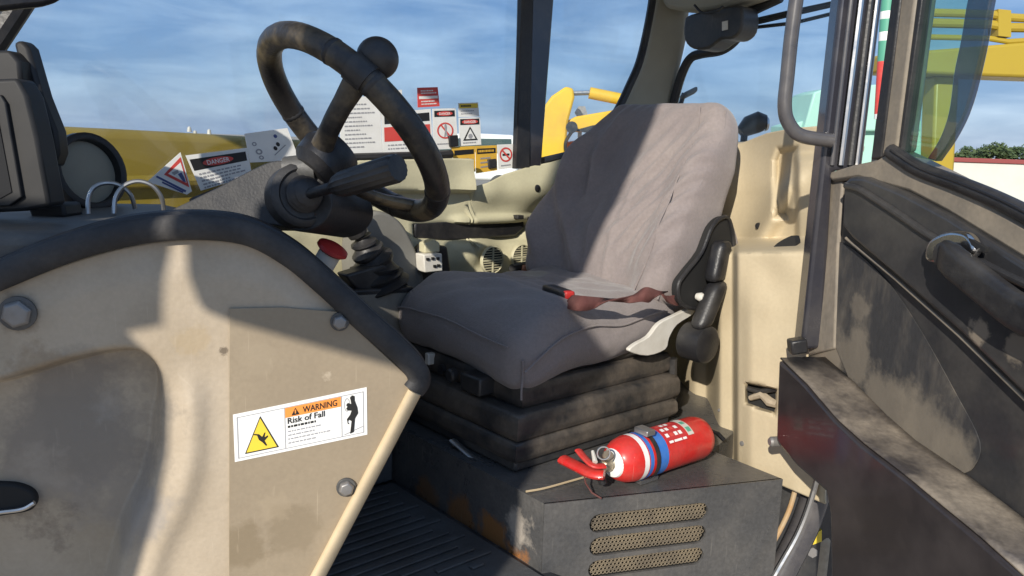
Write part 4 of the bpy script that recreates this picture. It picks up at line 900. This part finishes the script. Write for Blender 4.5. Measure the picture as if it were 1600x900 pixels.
# ================================================================== SIGNS AND LABELS
def text_shape(body):
    cu_ = bpy.data.curves.new('t', 'FONT'); cu_.body = body; cu_.size = 1; cu_.offset = .016; cu_.resolution_u = 3
    o = bpy.data.objects.new('t', cu_); COL.objects.link(o)
    bpy.context.view_layer.update()
    me = bpy.data.meshes.new_from_object(o.evaluated_get(bpy.context.evaluated_depsgraph_get()))
    v = [(p.co.x, p.co.y) for p in me.vertices]; f = [tuple(p.vertices) for p in me.polygons]
    bpy.data.objects.remove(o); bpy.data.curves.remove(cu_); bpy.data.meshes.remove(me)
    x0 = min(p[0] for p in v); x1 = max(p[0] for p in v); y0 = min(p[1] for p in v); y1 = max(p[1] for p in v)
    return [((x - x0) / (x1 - x0), (y - y0) / (y1 - y0)) for x, y in v], f
class Sheet:
    """a flat printed sheet; print is laid on it in sheet coordinates (u right, v up, 0..1)"""
    def __init__(s, name, quad, pl, m, label, cat='sign', group=None, th=.0012, outline=None, parent=None):
        s.c = [onp(x, y, pl) for x, y in quad]              # TL TR BR BL
        n = pl[1].normalized(); s.n = -n if n.dot(F) > 0 else n
        s.lift = .0006
        shp = slab([onp(x, y, pl) for x, y in (outline or quad)], -s.n * th)
        s.o = obj(name, shp, m, None, smooth=0); s.k = Vector(s.o.location)
        tag(s.o, label, cat, group)
    def P(s, u, v, l=None):
        t = s.c[0].lerp(s.c[1], u); b = s.c[3].lerp(s.c[2], u); return b.lerp(t, v) + s.n * (s.lift if l is None else l)
    def poly(s, name, uv, m, l=None):
        return obj(name, ([s.P(u, v, l) for u, v in uv], [tuple(range(len(uv)))]), m, s.o, smooth=0)
    def rect(s, name, u0, v0, u1, v1, m, l=None): return s.poly(name, [(u0, v0), (u1, v0), (u1, v1), (u0, v1)], m, l)
    def text(s, body, u0, v0, u1, v1, m, l=.0012):
        v, f = text_shape(body)
        return obj('lettering', ([s.P(u0 + (u1 - u0) * x, v0 + (v1 - v0) * y, l) for x, y in v], f), m, s.o, smooth=0)
    def lines(s, rows, u0, u1, m, h=.02, l=.0009):
        v, f = [], []
        for r, e in rows:
            u = u0
            while u < u0 + (u1 - u0) * e:
                w_ = random.uniform(.02, .075) * (u1 - u0) * 1.4; k = len(v)
                v += [s.P(u, r, l), s.P(min(u + w_, u1), r, l), s.P(min(u + w_, u1), r + h, l), s.P(u, r + h, l)]; f.append((k, k + 1, k + 2, k + 3)); u += w_ + .015 * (u1 - u0) * 1.4
        return obj('small_print', (v, f), m, s.o, smooth=0)
    def ring(s, name, cu_, cv, ru, rv, w_, m, n=28, l=.0009):
        v = []
        for k in range(n):
            t = 2 * math.pi * k / n
            v += [s.P(cu_ + ru * math.cos(t), cv + rv * math.sin(t), l), s.P(cu_ + ru * (1 - w_) * math.cos(t), cv + rv * (1 - w_) * math.sin(t), l)]
        return obj(name, (v, [(2 * k, 2 * k + 1, (2 * k + 3) % (2 * n), (2 * k + 2) % (2 * n)) for k in range(n)]), m, s.o, smooth=0)
    def disc(s, name, cu_, cv, ru, rv, m, n=24, l=.0009):
        return s.poly(name, [(cu_ + ru * math.cos(2 * math.pi * k / n), cv + rv * math.sin(2 * math.pi * k / n)) for k in range(n)], m, l)
    def bar(s, name, u0, v0, u1, v1, w_, m, asp=1, l=.0010):
        d = Vector(((u1 - u0) * asp, v1 - v0)); d.normalize(); nx, ny = -d.y * w_ / asp, d.x * w_
        return s.poly(name, [(u0 - nx, v0 - ny), (u1 - nx, v1 - ny), (u1 + nx, v1 + ny), (u0 + nx, v0 + ny)], m, l)
# the big warning label on the side panel
wl = Sheet('warning_label', [(364, 648), (573, 605), (574, 679), (367, 722)], side(PS - .0085), M_white, 'white warning label with yellow triangle and orange band on beige side panel', 'label', th=.0006)
for a in ((.025, .06, .032, .93), (.968, .06, .975, .93), (.025, .06, .975, .075), (.025, .915, .975, .93), (.372, .07, .378, .92), (.800, .07, .806, .92)): wl.rect('border_line', *a, M_inkg)
wl.rect('orange_band', .378, .71, .800, .915, M_orange)
wl.text('WARNING', .51, .745, .77, .875, M_ink)
wl.poly('alert_triangle', [(.425, .735), (.485, .735), (.455, .885)], M_ink, .0012); wl.poly('alert_mark', [(.451, .765), (.459, .765), (.461, .845), (.449, .845)], M_orange, .0016)
wl.text('Risk of Fall', .395, .575, .675, .70, M_ink)
wl.lines([(.49, .62)], .395, .73, M_ink, .045)
wl.lines([(.40, .62), (.32, .55), (.24, .85), (.155, .6)], .395, .74, M_inkg, .028)
wl.poly('yellow_triangle_edge', [(.075, .13), (.325, .13), (.195, .86)], M_ink, .0009); wl.poly('yellow_triangle', [(.087, .155), (.311, .155), (.195, .815)], M_yellow, .0013)
wl.poly('falling_figure', [(.135, .50), (.150, .515), (.182, .49), (.205, .42), (.222, .50), (.230, .50), (.222, .40), (.245, .43), (.249, .40), (.222, .33), (.24, .22), (.23, .215), (.207, .30), (.18, .37), (.168, .47)], M_ink, .0017)
wl.poly('climbing_figure', [(.868, .86), (.885, .90), (.905, .87), (.905, .78), (.925, .62), (.930, .50), (.905, .40), (.900, .26), (.895, .12), (.865, .10), (.872, .24), (.878, .36), (.858, .40), (.850, .36), (.862, .30), (.848, .32), (.842, .42), (.868, .50), (.880, .58), (.850, .60), (.838, .64), (.848, .68), (.838, .72), (.852, .76), (.878, .72), (.874, .80)], M_ink, .0012)
wl.ring('rung_outline', .845, .72, .022, .14, .14, M_inkg)
wl.bar('step_line', .82, .10, .965, .20, .008, M_inkg, 2.8)
# signs on the glass
GP = right(1.838)
s = Sheet('fall_hazard_sign', [(228, 240), (300, 236), (300, 300), (228, 284)], right(1.836), M_white, 'tilted white sign with red framed triangle, lowest at the left of the glass', 'sign', outline=[(282, 238), (300, 299), (292, 304), (230, 284)])
s.poly('red_triangle', [(.74, .86), (.94, .10), (.38, .34)], M_inkr, .0009); s.poly('triangle_field', [(.74, .72), (.88, .20), (.47, .38)], M_white, .0013)
s.poly('falling_figure', [(.68, .40), (.76, .46), (.82, .34), (.86, .22), (.80, .22), (.74, .30)], M_inkb, .0017); s.poly('ledge_mark', [(.54, .42), (.68, .52), (.70, .44), (.60, .36)], M_inkg, .0017)
s.bar('caption', .22, .25, .86, -.02, .03, M_inkb, 1.1); s.bar('caption', .34, .10, .80, -.06, .025, M_inkb, 1.1)
s = Sheet('danger_sign', [(290, 243), (386, 231), (394, 274), (314, 298)], GP, M_white, 'white danger notice with black band next to the tilted triangle sign')
s.rect('black_band', .03, .56, .96, .88, M_ink); s.disc('red_oval', .47, .72, .26, .12, M_inkr, l=.0012); s.text('DANGER', .28, .65, .66, .79, M_white, .0016)
s.lines([(.42, .9), (.32, .8), (.22, .9), (.12, .6), (.03, .8)], .08, .92, M_inkg, .045)
s = Sheet('diagram_sheet', [(382, 209), (449, 200), (468, 250), (391, 254)], GP, M_white, 'plain white sheet with small blue and black diagram left of the wheel hub', 'sheet')
for u, v, a in ((.22, .35, .07), (.16, .62, .05), (.24, .15, .05)): s.ring('diagram_mark', u, v, a, a * 1.4, .5, M_inkg)
s.disc('diagram_dot', .58, .42, .04, .07, M_ink); s.disc('diagram_dot', .66, .54, .04, .07, M_ink); s.disc('diagram_dot', .66, .80, .04, .06, M_inkb); s.bar('diagram_line', .52, .2, .82, .5, .012, M_inkg)
s = Sheet('rules_sheet', [(530, 152), (594, 150), (597, 238), (533, 241)], GP, M_white, 'tall white sheet of small text seen through the steering wheel', 'sheet')
s.lines([(.93 - .075 * k, .45 + .5 * ((k * 37) % 7) / 7) for k in range(12)], .10, .92, M_inkg, .022)
s = Sheet('white_card', [(590, 144), (628, 140), (630, 186), (592, 187)], right(1.842), M_white, 'blank white card peeking out above the steering wheel rim', 'card')
s.lines([(.3, .6), (.2, .8)], .1, .9, M_inkg, .03)
s = Sheet('danger_notice', [(596, 177), (673, 170), (677, 235), (598, 239)], right(1.837), M_white, 'white danger notice with wide red block behind the wheel rim')
s.rect('black_band', .05, .72, .96, .92, M_ink); s.disc('red_oval', .42, .82, .26, .075, M_inkr, l=.0012); s.text('DANGER', .24, .78, .60, .86, M_white, .0016)
s.rect('red_block', .04, .28, .96, .64, M_inkr); s.poly('block_mark', [(.45, .33), (.55, .33), (.50, .58)], M_white, .0013); s.lines([(.17, .8), (.08, .6)], .1, .9, M_inkg, .03)
s = Sheet('red_sign', [(652, 137), (684, 136), (687, 166), (653, 168)], GP, M_inkr, 'small red sign with white stripe, topmost of the glass signs')
s.rect('white_stripe', .06, .42, .95, .56, M_white); s.lines([(.80, .8), (.68, .9)], .15, .9, M_white, .06); s.lines([(.26, .8), (.12, .9)], .15, .9, M_white, .06)
s = Sheet('prohibition_sign', [(676, 170), (712, 169), (716, 232), (677, 234)], GP, M_white, 'white sign with red prohibition circle between the red block notice and the triangle notice')
s.rect('black_band', .06, .80, .94, .95, M_ink); s.disc('red_oval', .5, .875, .34, .055, M_inkr, l=.0012); s.text('DANGER', .26, .845, .74, .905, M_white, .0016)
s.ring('red_circle', .5, .46, .34, .20, .18, M_inkr); s.bar('red_slash', .30, .62, .70, .30, .02, M_inkr, .6); s.poly('figure', [(.44, .30), (.48, .46), (.46, .58), (.52, .64), (.56, .56), (.54, .44), (.60, .32), (.54, .32), (.51, .40), (.48, .30)], M_inkg, .0012); s.lines([(.12, .7)], .15, .85, M_inkg, .03)
s = Sheet('caution_card', [(716, 161), (747, 160), (749, 182), (717, 183)], GP, M_white, 'small white card with yellow top band above the triangle danger notice', 'card')
s.rect('yellow_band', .04, .62, .96, .94, M_yellow); s.lines([(.72, .7)], .12, .8, M_ink, .12, .0012); s.lines([(.4, .8), (.2, .6)], .1, .9, M_inkg, .06)
s = Sheet('crush_danger_sign', [(717, 184), (750, 183), (752, 226), (718, 228)], GP, M_white, 'white danger notice with black outlined triangle below the yellow banded card')
s.rect('black_band', .05, .74, .95, .95, M_ink); s.disc('red_oval', .5, .845, .38, .08, M_inkr, l=.0012); s.text('DANGER', .22, .80, .78, .89, M_white, .0016)
s.poly('triangle_edge', [(.16, .18), (.84, .18), (.5, .68)], M_ink, .0009); s.poly('triangle_field', [(.27, .23), (.73, .23), (.5, .59)], M_white, .0013); s.disc('triangle_mark', .5, .33, .10, .09, M_inkg, l=.0016); s.lines([(.08, .8)], .15, .85, M_inkg, .04)
s = Sheet('yellow_notice', [(706, 230), (742, 228), (743, 268), (711, 274)], right(1.834), M_amber, 'yellow notice with black header, nearer the steering wheel rim')
s.rect('black_header', .08, .70, .94, .88, M_ink); s.lines([(.50, .7), (.34, .9), (.18, .6)], .2, .9, M_inkg, .06)
s = Sheet('yellow_notice', [(743, 228), (776, 227), (777, 266), (744, 271)], right(1.834), M_amber, 'yellow notice with black header, touching the no smoking sign')
s.rect('black_header', .06, .70, .94, .90, M_ink); s.lines([(.76, .9)], .12, .88, M_amber, .08, .0012); s.lines([(.50, .7), (.34, .9), (.18, .6)], .2, .8, M_inkg, .06)
s = Sheet('no_smoking_sign', [(777, 226), (802, 225), (803, 262), (779, 265)], right(1.832), M_white, 'white no smoking sign at the foot of the black window pillar')
s.ring('red_circle', .5, .58, .40, .30, .22, M_inkr); s.bar('red_slash', .28, .76, .72, .40, .035, M_inkr, .7, l=.0014); s.rect('cigarette', .28, .54, .72, .62, M_ink, .0009); s.lines([(.12, .9)], .15, .85, M_inkg, .05)
for (q, lab) in (([(702, 212), (716, 211), (717, 228), (704, 230)], 'small black clip on the white signs above the yellow notices'), ([(763, 249), (776, 248), (777, 262), (765, 264)], 'small black clip on the yellow notice beside the no smoking sign')):
    o = obj('clip', pslab(q, right(1.828), .008), M_black, bevel=.002); tag(o, lab, 'clip', 'black clips on the glass signs')

# ================================================================== OUTSIDE
# own crane boom alongside the cab
bo = thing('crane_boom', 'yellow crane boom lying along the far side of the cab', 'crane boom', V(.2, 2.9, 0))
M_boom = mat('shade-toned boom yellow', (.27, .19, .014), .45, dirt=(.17, .115, .03), amt=.5, scale=3, thr=.5)  # darkened so the colour carries the shade lying on the boom
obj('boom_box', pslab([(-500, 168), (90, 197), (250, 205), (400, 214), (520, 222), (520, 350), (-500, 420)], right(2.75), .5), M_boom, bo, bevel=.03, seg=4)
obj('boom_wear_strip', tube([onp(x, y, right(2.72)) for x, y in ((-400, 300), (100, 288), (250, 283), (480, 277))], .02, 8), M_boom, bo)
for px, py in ((305, 212), (327, 210), (296, 206)): obj('grease_nipple', lathe(onp(px, py, right(2.9)), Z, [(0, .008), (.015, .006), (.02, 0)], 10), M_offw, bo)
obj('boom_rest', pslab([(100, 360), (180, 360), (180, 1500), (100, 1500)], right(2.85), .2), M_dark, bo)
# yellow machine beyond the rear quarter window
ym = thing('yellow_excavator', 'bright yellow excavator arm and boom beyond the rear quarter window', 'excavator', Vector((at(900, 240, 14).x, 14.4, 0)))
obj('boom', pslab([(846, 330), (846, 172), (862, 150), (884, 135), (896, 138), (898, 152), (888, 190), (882, 250), (880, 330)], depthp(14), .45), M_myel, ym, bevel=.04)
ar = obj('arm', pslab([(880, 192), (900, 182), (1000, 165), (1034, 160), (1034, 188), (1000, 195), (925, 206), (890, 206)], depthp(14.1), .4), M_myel, ym, bevel=.03)
obj('pivot_pin', lathe(at(893, 199, 13.95), Vector((0, -1, 0)), [(0, .10), (.08, .10), (.08, 0)], 16), M_dark, ar)
obj('arm_plate', pslab([(896, 204), (925, 196), (960, 190), (960, 198), (920, 208)], depthp(14.02), .05), M_dark, ar)
obj('ram', tube([at(x, y, 14.2) for x, y in ((921, 145), (985, 158), (1036, 167))], [.10, .10, .10], 12), M_myel, ym)
obj('ram_rod', tube([at(890, 146, 14.2), at(921, 145, 14.2)], .04, 8), M_steel, ym)
obj('hose', tube([at(x, y, 13.9) for x, y in sp2([(896, 202), (884, 222), (886, 240), (900, 250), (906, 236)], 5)], .03, 6), M_black, ym)
obj('engine_cover', pslab([(870, 224), (915, 218), (980, 216), (980, 330), (868, 330)], depthp(14.6), 1.2), M_myor, ym, bevel=.05)
obj('cab_frame', pslab([(898, 176), (904, 166), (914, 166), (918, 178), (910, 184), (908, 240), (903, 240), (903, 184)], depthp(15), .1), M_steel, ym)
for sx_ in (0, 1):
    obj('track', box(Vector((at(900, 240, 14).x + .3, 14.2 + sx_ * 1.6, .4)), Vector((1.5, 0, 0)), Vector((0, .25, 0)), Vector((0, 0, .4))), M_dark, ym, bevel=.2)
obj('house', box(Vector((at(900, 240, 14).x + .3, 15, 1.2)), Vector((1.2, 0, 0)), Vector((0, .9, 0)), Vector((0, 0, .42))), M_myel, ym, bevel=.08)
# white van roof between the signs and the pillar
vy = 30
vp = at(765, 222, vy)
vn_ = thing('parked_van', 'white van with curved roof parked beyond the side window', 'van', Vector((vp.x, vy, 0)))
def van_x(u, zz, yy): return Vector((vp.x + u, vy + yy, zz))
prof = [(-2.6, .5), (-2.6, 1.5), (-2.2, 1.75), (-1.5, 2.15), (-.8, 2.22), (.9, 2.2), (1.05, 1.9), (1.1, .5)]
obj('body', slab([van_x(u, z_, 0) for u, z_ in prof], Vector((0, 1.8, 0))), M_white, vn_, bevel=.1, seg=3)
obj('window', slab([van_x(u, z_, -.01) for u, z_ in ((-1.9, 1.55), (-1.45, 2.0), (.8, 2.05), (.85, 1.5))], Vector((0, .01, 0))), mat('van glass', (.06, .10, .10), .1), vn_)
for u in (-1.8, .4): obj('wheel', lathe(van_x(u, .36, -.02), Vector((0, 1, 0)), [(0, .2), (.02, .36), (.2, .36), (.2, .1)], 24), M_rubber, vn_)
# lamp on the rear shelf, mirror head beyond the rear window
lm = thing('work_lamp', 'black work lamp standing behind the seat below the rear window', 'lamp', onp(1165, 212, rear(2.42)))
lc = onp(1180, 198, rear(2.42))
obj('lamp_body', tube([lc - RC * .05 - UC * .02, lc - RC * .02 + UC * .004, lc + RC * .012 + UC * .016, lc + RC * .032 + UC * .012], [.02, .034, .036, .028], 14), M_black, lm)
obj('lens', lathe(lc + RC * .034 + UC * .01, RC, [(0, .026), (.008, .022), (.010, 0)], 16), M_chrome, lm)
obj('bracket', tube([lc - RC * .035 - UC * .01, lc - RC * .04 - UC * .06], .012, 8), M_black, lm)
mh = thing('rear_mirror', 'small dark mirror head showing above the seat back', 'mirror', onp(1062, 165, rear(2.8)))
mc = onp(1076, 146, rear(2.8))
obj('mirror_head', rbox(.04, .02, .022, .016, 6, lambda p: mc + (RC * .9 + UC * .45) * p.x + F * p.y + UC * p.z * .6), M_grey, mh, smooth=60)
obj('mirror_arm', tube([mc - RC * .02, mc - RC * .05 - UC * .10], .010, 8), M_black, mh)
# mint hopper and striped tape pole
mi = thing('mint_hopper', 'pale mint green hopper with slanted side behind the door post', 'hopper', Vector((at(1290, 240, 18).x, 18.7, 0)))
obj('hopper', pslab([(1255, 205), (1272, 144), (1290, 138), (1420, 128), (1440, 205)], depthp(18), 1.4), M_mint, mi, bevel=.04)
obj('chute', pslab([(1230, 196), (1258, 188), (1440, 188), (1440, 330), (1230, 330)], depthp(18.2), 1.2), M_mint, mi, bevel=.03)
pl_ = thing('marker_pole', 'marker pole banded green, white and red between post and door frame', 'pole', at(1384, 480, 7) - Z * 1.3)
for (y0, y1, m) in ((-80, 18, M_green), (18, 30, M_white), (30, 50, M_green), (50, 64, M_white), (64, 96, M_green), (96, 178, M_inkr), (178, 186, M_white)):
    obj('band', tube([at(1388 - (y0 * .06), y0, 7), at(1388 - (y1 * .06), y1, 7)], .058, 14), m, pl_)
obj('foot', tube([at(1388 - 186 * .06, 186, 7), Vector((at(1376, 186, 7).x, 7, .0))], .04, 12), M_dark, pl_)
# second crane: boom across the right, with lines and a post
rb = thing('far_crane', 'yellow lattice topped crane boom crossing above the door handle side', 'crane', Vector((at(1560, 240, 9).x, 9.3, 0)))
rb['label'] = 'yellow crane boom with pipes on top beyond the door window'
obj('boom', pslab([(1380, 84), (1530, 72), (1700, 58), (1800, 50), (1800, 128), (1600, 121), (1520, 118), (1380, 112)], depthp(9), .5), M_cyel, rb, bevel=.03)
for (ya, yb, r) in ((24, 40, .045), (40, 46, .05), (62, 52, .03)):
    obj('boom_pipe', tube([at(1380, ya - 6, 9.1), at(1545, ya - 2, 9.1), at(1575, ya + 3, 9.1), at(1800, yb, 9.1)], r, 10), M_cyel, rb)
obj('pipe_clamp', pslab([(1560, 14), (1580, 16), (1580, 58), (1560, 56)], depthp(9.05), .2), M_cyel, rb)
obj('mast', pslab([(1462, 118), (1500, 118), (1492, 262), (1470, 500), (1448, 500)], depthp(9.2), .3), M_cyel, rb, bevel=.03)
obj('carrier', box(Vector((at(1470, 240, 9).x, 9.5, .6)), Vector((1.1, 0, 0)), Vector((0, .6, 0)), Vector((0, 0, .6))), M_cyel, rb, bevel=.05)
# white wall with red coping, trees behind
wa = thing('yard_wall', 'long white yard wall with dark red coping under the trees', 'wall', Vector((at(1600, 300, 16).x, 16.1, 0)))
wx0, wx1 = at(1485, 280, 16).x, at(1600, 280, 16).x + 14
zt = at(1550, 255, 16).z
obj('wall_face', box(Vector(((wx0 + wx1) / 2, 16.1, zt / 2)), Vector(((wx1 - wx0) / 2, 0, 0)), Vector((0, .1, 0)), Vector((0, 0, zt / 2))), M_wall, wa, bevel=.01)
obj('coping', box(Vector(((wx0 + wx1) / 2, 16.1, zt + .045)), Vector(((wx1 - wx0) / 2 + .03, 0, 0)), Vector((0, .14, 0)), Vector((0, 0, .043))), M_cope, wa, bevel=.01)
def tree(px, pyt, y, wpx, lab):
    base = at(px, 250, y); topz = at(px, pyt, y).z; cx = base.x; W_ = wpx / FPX * y / 2
    t = thing('tree', lab, 'tree', Vector((cx, y, 0)), 'trees beyond the yard wall')
    obj('trunk', tube([Vector((cx, y, 0)), Vector((cx + .1, y, topz * .35)), Vector((cx - .1, y, topz * .7))], [.22, .16, .06], 8), M_bark, t)
    for s_ in (-1, 1): obj('limb', tube([Vector((cx, y, topz * .3)), Vector((cx + s_ * W_ * .5, y, topz * .62))], [.10, .04], 6), M_bark, t)
    v, f = [], []
    rnd = random.Random(px)
    lobes = [(Vector((rnd.uniform(-.62, .62) * W_, rnd.uniform(-.4, .4) * W_, topz * rnd.uniform(.42, .84))), rnd.uniform(.28, .5) * W_) for _ in range(11)]
    for c, r in lobes:
        for _ in range(240):
            d = Vector((rnd.gauss(0, 1), rnd.gauss(0, 1), rnd.gauss(0, 1))).normalized() * r * rnd.uniform(.45, 1.02)
            p = Vector((cx, y, 0)) + c + Vector((d.x, d.y, d.z * .75)); s_ = rnd.uniform(.10, .22)
            a = Vector((rnd.gauss(0, 1), rnd.gauss(0, 1), rnd.gauss(0, 1))).normalized(); b = a.orthogonal().normalized()
            k = len(v); v += [p - a * s_, p + b * s_ * .6, p + a * s_, p - b * s_ * .6]; f.append((k, k + 1, k + 2, k + 3))
    obj('crown', (v, f), M_leaf, t, smooth=0)
tree(1512, 228, 80, 60, 'low tree at the left end of the row behind the wall')
tree(1548, 221, 76, 66, 'tallest rounded tree above the wall, mid row')
tree(1590, 224, 82, 60, 'tree at the right edge of the photo above the wall')
tree(1640, 222, 78, 60, 'tree just past the right edge, end of the row')

# ================================================================== made-up unseen boards behind the viewer, cut to the wanted shade
def shade_pt(p, y): return p + TO_SUN * ((p.y - y) / -TO_SUN.y)
YB = -.55
hb = thing('shade_boards', 'unseen boards added behind the viewer to cast the shade', 'shade caster', Vector((-.9, YB, 0)))
lp = [shade_pt(p, YB) for p in (ps(253, 330), ps(254, 395), ps(250, 500), ps(194, 510), ps(222, 540), ps(246, 575), ps(257, 620), ps(257, 700), ps(238, 780), ps(192, 900), ps(150, 1000))]
obj('sheet', slab(lp + [Vector((lp[-1].x - .05, YB, 1.85)), Vector((-2.0, YB, 1.85)), Vector((-2.0, YB, 2.72)), Vector((lp[0].x, YB, 2.72))], Vector((0, -.02, 0))), M_wall, hb)
bkpl = (BK0 + bnf * .075, bnf)
q_ = [shade_pt(p, YB) for p in (ps(284, 372), ps(296, 430), ps(314, 476), ps(360, 496), ps(640, 574))]
pl0 = shade_pt(ps(662, 606), YB)
r_ = [shade_pt(p, YB) for p in (onp(800, 900, side(1.40)), onp(815, 780, side(1.40)), onp(838, 692, right(1.165)), onp(904, 596, right(1.14)), onz(908, 510, 1.565), onp(893, 462, bkpl), onp(955, 318, bkpl), onp(1018, 168, bkpl))]
obj('board', slab(q_ + [shade_pt(ps(x, y), YB) for x, y in ((662, 606), (622, 690), (572, 785), (512, 900))] + [Vector((-.98, YB, 2.0)), Vector((-.88, YB, 1.9)), Vector((-.88, YB, 0)), Vector((-.82, YB, 0)), Vector((-.82, YB, 1.9)), Vector((r_[0].x, YB, 2.0))] + r_ + [Vector((r_[-1].x + .05, YB, 3.9)), Vector((-1.0, YB, 3.9)), Vector((-1.0, YB, 2.80)), Vector((q_[0].x, YB, 2.76))], Vector((0, -.02, 0))), M_wall, hb)
obj('leg', slab([Vector((-1.70, YB, 0)), Vector((-1.64, YB, 0)), Vector((-1.64, YB, 1.9)), Vector((-1.70, YB, 1.9))], Vector((0, -.04, 0))), M_grey, hb)
